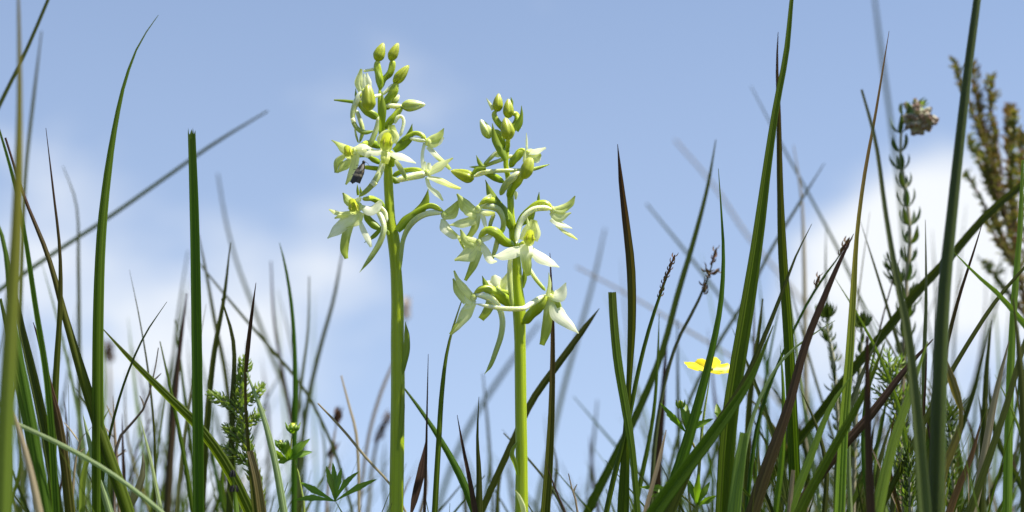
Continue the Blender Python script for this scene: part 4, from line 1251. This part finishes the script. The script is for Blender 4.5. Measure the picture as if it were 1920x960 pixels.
# heather bush ---------------------------------------------------------------
def heather():
    k = 1.3
    branches = [
        ('1834,112 1838,160 1852,230 1872,310 1892,400 1912,500 1930,640', 1.0),
        ('1782,126 1800,170 1830,240 1858,310 1880,380', .8), ('1862,140 1862,200 1868,260 1880,330', .9),
        ('1914,186 1908,240 1904,300 1906,380 1914,480', 1.0), ('1930,240 1922,310 1916,380', .9),
        ('1836,242 1848,290 1868,350 1894,420', .9), ('1826,310 1846,350 1876,400 1902,450', .8),
        ('1804,334 1828,370 1862,420 1900,480', .5), ('1956,200 1946,300 1934,420 1930,520', 1.0),
        ('1858,400 1872,440 1896,480 1920,540', .8), ('1836,430 1860,462 1896,500 1924,560', .8),
        ('1980,260 1960,380 1944,500', 1.0), ('1884,230 1886,290 1892,360 1902,430', 1.0), ('1840,290 1858,340 1884,400', .9),
        ('1870,480 1890,530 1920,590', .7),
    ]
    base = P(1940, 700, k)
    root = thing('heather_bush', (base.x, base.y, 0), 'reddish green heather bush with scale-leaved twigs beside the thick rush stem', 'heather')
    main = [P(1925, 560, k), P(1934, 640, k), base, Vector((base.x + .004, base.y, base.z * .5)), Vector((base.x, base.y, -.012))]
    tube('main_stem', main, [10, 14, 18, 22, 24], k, M['heather_wood'], root, n=24, sides=9)
    for path, dens in branches:
        pts = pp(path, k)
        n = len(pts)
        off = random.uniform(-14, 14) / 1000
        pts = [q + Vector((0, off * (1 - i / (n - 1)), 0)) for i, q in enumerate(pts)]
        br = tube('branch', pts, [3] + [5] * (n - 2) + [8], k, M['heather_wood'], root, n=24, sides=7)
        parts = []
        L = sum((pts[i + 1] - pts[i]).length for i in range(n - 1))
        cnt = int(L / (2.7 * pm(k)) * dens)
        c, _ = cat(pts, [1] * n, 160)
        for q in range(cnt * 3):
            i = int(random.random() ** 1.15 * 150)
            t = (c[i] - c[i + 1]).normalized()
            out = Vector((random.gauss(0, 1), random.gauss(0, 1), random.gauss(0, .6))).normalized()
            d = (t + out * .9).normalized()
            a = c[i] + out * (random.random() ** 2) * 9 * pm(k)
            ln = random.uniform(8, 13) * pm(k)
            cc = [a + d * ln, a + d * ln * .5, a]
            parts.append(ribbon_geo(cc, [.25 * ln, .6 * ln, .35 * ln], (out + Vector((.01, -.3, .3))).normalized(), cup=.6, nj=3))
        # short side shoots and buds
        for q in range(int(7 * dens)):
            i = random.randint(4, 130)
            out = Vector((random.choice((-1, 1)) * random.uniform(.5, 1), random.uniform(-.6, .6), .7)).normalized()
            ln = random.uniform(14, 30) * pm(k)
            for s in range(10):
                a = c[i] + out * ln * s / 10
                o2_ = Vector((random.gauss(0, 1), random.gauss(0, 1), random.gauss(0, 1))).normalized()
                d = (out + o2_).normalized()
                l2 = random.uniform(6, 10) * pm(k)
                parts.append(ribbon_geo([a + d * l2, a + d * l2 * .5, a], [.2 * l2, .5 * l2, .3 * l2], (o2_ + Vector((.01, -.3, .3))).normalized(), cup=.6, nj=3))
        V, F, U = join_geo(parts)
        tag(obj('foliage', V, F, U, M['heather'], br, c[0]), kind='stuff')


heather()


# tormentil ------------------------------------------------------------------
def toothed(parent, base, tip, wd, k, hint=(0, -1, .5), m='tleaf', name='leaflet', teeth=3, fold=.35):
    """wedge-shaped leaflet with teeth towards its tip"""
    a, b = base, tip
    t = (b - a)
    L = t.length
    t.normalize()
    h = Vector(hint).normalized()
    s = t.cross(h).normalized()
    nn = s.cross(t).normalized()
    st = [(0, .10), (.25, .42), (.48, .74)]
    x = .55
    for q in range(teeth):
        w0 = 1.0 - .26 * q
        st += [(x, w0), (x + .04, w0 * .78)]
        x += .42 / teeth
    st.append((1.0, .03))
    V, F, U = [], [], []
    for (v, w_) in st:
        arch = .12 * L * math.sin(math.pi * v)
        for u in (-1, -.5, 0, .5, 1):
            V.append(a + t * (L * v + .05 * L * abs(u) * (v > .5)) + s * (u * w_ * wd * .5) - nn * (abs(u) * w_ * wd * .5 * -fold) + nn * arch)
            U.append(((u + 1) / 2, 1 - v))
    for i in range(len(st) - 1):
        for j in range(4):
            F.append((i * 5 + j, i * 5 + j + 1, (i + 1) * 5 + j + 1, (i + 1) * 5 + j))
    return obj(name, V, F, U, M[m], parent, a)


def tleaf(root, centre, tips, k, wd=16):
    for i, tp in enumerate(tips):
        dz = tp[2] if len(tp) > 2 else random.uniform(-4, 4)
        toothed(root, P(centre[0], centre[1], k), P(tp[0], tp[1], k, dz), wd * pm(k) * random.uniform(.85, 1.1), k, hint=(random.uniform(-.4, .4), -1, random.uniform(.1, .7)))


def tormentil_flower():
    k = 1.04
    pts, ws_ = path_ground('1332,696 1326,740 1318,790 1312,860 1306,960', k, [4, 4, 5, 6, 7])
    root = thing('tormentil', (pts[-1].x, pts[-1].y, 0), 'tormentil with a bright yellow open flower and toothed leaves', 'wildflower')
    tube('stem', pts, ws_, k, M['tstem'], root, n=30, sides=8, vabs=True)
    c = P(1332, 692, k)
    fl = ellipsoid('flower', c, 5.5 * pm(k), 5.5 * pm(k), 4 * pm(k), M['tstem'], root)
    # petals radiating, the flower tipped slightly back so its underside edge shows
    spec = (('1334,692 1310,686,-3 1286,682,-5', '8 24 20', (0, -1, .9)), ('1332,692 1322,682,5 1309,674,8', '8 22 18', (-.2, -1, .7)),
            ('1334,692 1338,681,6 1343,671,9', '8 26 22', (.1, -1, .5)), ('1334,693 1352,690,1 1370,688,2', '8 26 24', (0, -1, .7)),
            ('1334,695 1342,697,-7 1356,699,-12', '8 18 13', (0, -1, 1)))
    for path, wds, h in spec:
        p = pp(path, k)[::-1]
        ribbon('petal', p, ww(wds)[::-1], k, M['yellow'], fl, hint=h, cup=.22, nj=9, n=14, wave=.05, ragged=[0, -.2 * pm(k), .6 * pm(k), 1 * pm(k), 4 * pm(k), 1 * pm(k), .6 * pm(k), -.2 * pm(k), 0])
    for path in ('1333,697 1320,696,-3 1306,692,-5', '1335,697 1348,697,-4 1360,694,-8', '1333,696 1330,687,-7 1337,684,-9', '1335,697 1344,691,3 1348,684,5'):
        ribbon('sepal', pp(path, k)[::-1], [1, 7, 5], k, M['tleaf'], fl, hint=(0, -.6, .8), cup=.3, n=8)
    # leaf whorl below with a bud
    tube('stem', pp('1276,762 1280,785 1290,812 1308,850', k), [3, 4, 4, 5], k, M['tstem'], root, n=16, sides=7)
    tleaf(root, (1287, 812), ((1240, 758), (1250, 779), (1287, 760), (1272, 757), (1316, 772), (1336, 786)), k, 15)
    bd = ellipsoid('bud', P(1276, 758, k), 6 * pm(k), 6 * pm(k), 7 * pm(k), M['bud'], root)
    for a in (-.7, 0, .7):
        ribbon('sepal', [P(1276 + a * 12, 749, k, -2), P(1276 + a * 10, 758, k, -2.2), P(1276 + a * 3, 766, k, -1)], [1, 5, 3], k, M['tleaf'], bd, n=8, cup=.5)
    tube('stem', pp('1356,770 1350,795 1334,826 1314,850', k), [3, 4, 4, 4], k, M['tstem'], root, n=12, sides=7)
    tleaf(root, (1352, 800), ((1344, 758), (1366, 752), (1384, 770), (1340, 775)), k, 15)
    tube('stem', pp('1262,918 1280,930 1307,955', k), [3, 4, 4], k, M['tstem'], root, n=10, sides=7)
    tleaf(root, (1270, 926), ((1202, 914), (1222, 932), (1248, 905), (1262, 950), (1290, 900), (1232, 952)), k, 15)
    tleaf(root, (1306, 948), ((1290, 900), (1310, 890), (1330, 905), (1342, 930)), k, 14)
    return root


tormentil_flower()


def tormentil_leafy():
    k = 1.05
    pts, ws_ = path_ground('545,838 552,860 560,890 568,930 570,960', k, [4, 4, 5, 5, 6])
    root = thing('tormentil', (pts[-1].x, pts[-1].y, 0), 'tormentil with green buds and no open flower beside the needle-leaved heath', 'wildflower')
    tube('stem', pts, ws_, k, M['tstem'], root, n=20, sides=7, vabs=True)
    tleaf(root, (540, 864), ((506, 840), (516, 826), (566, 828), (580, 824), (540, 826), (520, 868), (584, 848)), k, 15)
    for x, y, r in ((549, 803, 9), (526, 833, 7)):
        tube('stem', [P(x, y, k), P((x + 542) / 2, (y + 862) / 2 + 3, k), P(543, 862, k)], [3, 3, 4], k, M['tstem'], root, n=8, sides=7)
        bd = ellipsoid('bud', P(x, y, k), r * pm(k), r * pm(k), r * 1.1 * pm(k), M['bud'], root)
        for a in (-1, -.3, .4, 1):
            ribbon('sepal', [P(x + a * r * 1.6, y - r * 1.3, k, -1), P(x + a * r, y, k, -2.6), P(x + a * 2, y + r, k, -1)], [1, 7, 4], k, M['tleaf'], bd, n=8, cup=.5)
    return root


tormentil_leafy()


def tormentil_palm():
    k = 1.01
    pts, ws_ = path_ground('627,936 640,950 650,975', k, [4, 5, 6])
    root = thing('tormentil', (pts[-1].x, pts[-1].y, 0), 'fan of dark toothed tormentil leaves at the taller orchid foot', 'wildflower')
    tube('stem', pts, ws_, k, M['tstem'], root, n=20, sides=7, vabs=True)
    tleaf(root, (628, 940), ((612, 876), (624, 870), (640, 880), (566, 906), (556, 938), (672, 886), (704, 900)), k, 15)
    return root


tormentil_palm()

# ------------------------------------------------------------------ sedges, rushes and seed heads
SEED = leaf_mesh('seed_scale', 'seed', .8, (.5, 1, .9, .55, .05), .42)


def seed_stem(name, path, sw, k, label, heads, cat_, m='g_green', sm=None):
    """heads: list of (path of head, number of scales, scale length px)"""
    pts, ws_ = path_ground(path, k, sw)
    root = thing(name, (pts[-1].x, pts[-1].y, 0), label, cat_)
    tube('stem', pts, ws_, k, M[m], root, n=40, sides=8, vabs=True)
    for hp, n, ln in heads:
        p = pp(hp, k)
        hd = tube('seed_head', p, [3] + [ln * .45] * (len(p) - 2) + [3], k, M['seed'], root, n=12, sides=8)
        c, _ = cat(p, [1] * len(p), 40)
        for i in range(n):
            j = int(38 * i / max(1, n - 1))
            t = (c[j] - c[j + 1]).normalized()
            out = Vector((math.cos(i * 2.4), math.sin(i * 2.4), 0))
            out = (out - t * out.dot(t)).normalized()
            place('scale', sm or SEED, hd, c[j] + out * .0001, t + out * .45, ln * pm(k) * random.uniform(.85, 1.15), face=-out)
    return root


seed_stem('sedge', '1262,484 1250,520 1238,552 1216,620 1196,700 1178,790 1150,900 1136,965', [3, 4, 6, 7, 8, 9, 10, 10], 1.0, 'sedge with a narrow dark brown spike leaning from the cut blade',
          [('1264,480 1254,508 1244,528', 16, 10), ('1244,528 1240,545 1236,560', 10, 10)], 'sedge')
seed_stem('rush', '1341,468 1334,500 1318,545 1296,590 1270,640 1246,720 1228,830 1220,960', [4, 4, 5, 6, 6, 7, 8, 8], 1.1, 'rush with shiny brown flower clusters above the yellow flower',
          [('1342,466 1338,484 1334,498', 7, 12), ('1322,504 1328,512 1333,520', 5, 12), ('1318,530 1322,540 1320,552', 6, 13), ('1346,508 1338,512 1331,514', 5, 12)], 'rush', 'g_grey')
seed_stem('sedge', '1586,458 1572,482 1544,520 1512,572 1488,620 1452,700 1420,800 1400,960', [3, 4, 5, 5, 5, 6, 7, 8], 1.06, 'sedge with yellowish brown flower spikes at the purple-brown blade tip',
          [('1588,452 1582,464 1574,480', 10, 14), ('1536,516 1532,528 1528,540', 6, 11)], 'sedge')
seed_stem('brown_seed_head', '204,664 206,720 210,800 214,960', [5, 6, 6, 7], 1.75, 'dark brown blurred seed head behind the tall curved blade', [('204,648 204,664 205,680', 14, 18)], 'seed head', 'g_straw')
seed_stem('brown_seed_head', '632,786 628,810 622,850 616,900 612,960', [4, 5, 6, 6, 6], 1.32, 'pale-stalked brown seed head with two tufts near the taller orchid', [('634,774 632,786 630,796', 12, 16), ('626,838 622,850 619,860', 10, 15)], 'seed head', 'g_straw')
seed_stem('brown_seed_head', '722,780 712,810 702,850 690,960', [4, 5, 6, 7], 1.5, 'soft brown spike behind the fan of tormentil leaves', [('728,780 716,806 704,832', 16, 16)], 'seed head', 'g_olive')
FL = leaf_mesh('fluff_scale', 'fluff', .6, (.4, 1, 1, .7, .2), .5)
seed_stem('pale_seed_head', '761,580 758,620 752,700 748,800 745,960', [4, 4, 5, 5, 5], 1.7, 'small whitish blurred seed tuft peeping past the taller orchid stem', [('762,566 761,582 760,600', 14, 16)], 'seed head', 'g_straw', FL)


# ------------------------------------------------------------------ twigs and the black-toothed shoot
def twig(k, main, mw, sides, label, m='twig'):
    pts, ws_ = path_ground(main, k, mw)
    root = thing('dry_twig', (pts[-1].x, pts[-1].y, 0), label, 'twig')
    tube('main_stem', pts, ws_, k, M[m], root, n=40, sides=8, vabs=True, ridges=2, rdepth=.15, twist=9)
    for s in sides:
        p = pp(s, k)
        tube('side_twig', p, [1.5] + [3.0] * (len(p) - 1), k, M[m], root, n=12, sides=7)


twig(1.06, '297,652 291,690 283,725 270,765 246,795 222,824 216,880 214,960', [2, 3, 3.5, 4, 4.5, 5, 5, 6], ('262,742 268,755 270,765', '302,700 294,708 287,714', '236,842 228,850 218,858'),
     'dark crooked dry twig beside the tall curved blade')
twig(1.1, '212,742 214,780 216,820 220,870 224,960', [3, 4, 5, 5, 6], ('200,760 206,775 214,790', '238,845 228,850 219,856', '196,800 206,812 216,822'), 'pale lichen-grey twig with stubby side shoots beside the dark twig', 'g_straw')
twig(1.04, '172,801 152,822 144,850 138,900 134,960', [3, 3.5, 4, 5, 5], ('120,792 132,806 148,828', '160,840 152,846 145,852'), 'thin forked grey twig crossing the tall curved blade', 'g_straw')
twig(1.03, '1066,888 1072,915 1080,940 1084,970', [2, 3, 4, 4], ('1082,908 1077,918 1075,926',), 'tiny crooked dead stalk between shorter orchid and cut blade', 'g_straw')


def shoot():
    k = .98
    pts, ws_ = path_ground('436,892 439,915 444,960', k, [9, 13, 13])
    root = thing('horsetail_shoot', (pts[-1].x, pts[-1].y, 0), 'green horsetail shoot tip with black teeth below the heath sprig', 'horsetail')
    tube('stem', pts, ws_, k, M['g_bright'], root, n=20, sides=12, ridges=6, rdepth=.06)
    tm_ = leaf_mesh('tooth_mesh', 'moth_body', .7, (.9, 1, .8, .5, .05), .4)
    for (cx, cy, rr, n) in ((436, 894, 3.4, 7), (439, 922, 5.8, 8)):
        c = P(cx, cy, k)
        for i in range(n):
            a = 2 * math.pi * i / n
            out = Vector((math.cos(a), math.sin(a), 0))
            place('tooth', tm_, root, c + out * rr * pm(k), Vector((0, 0, 1)) - out * .12, 13 * pm(k), face=-out)


shoot()
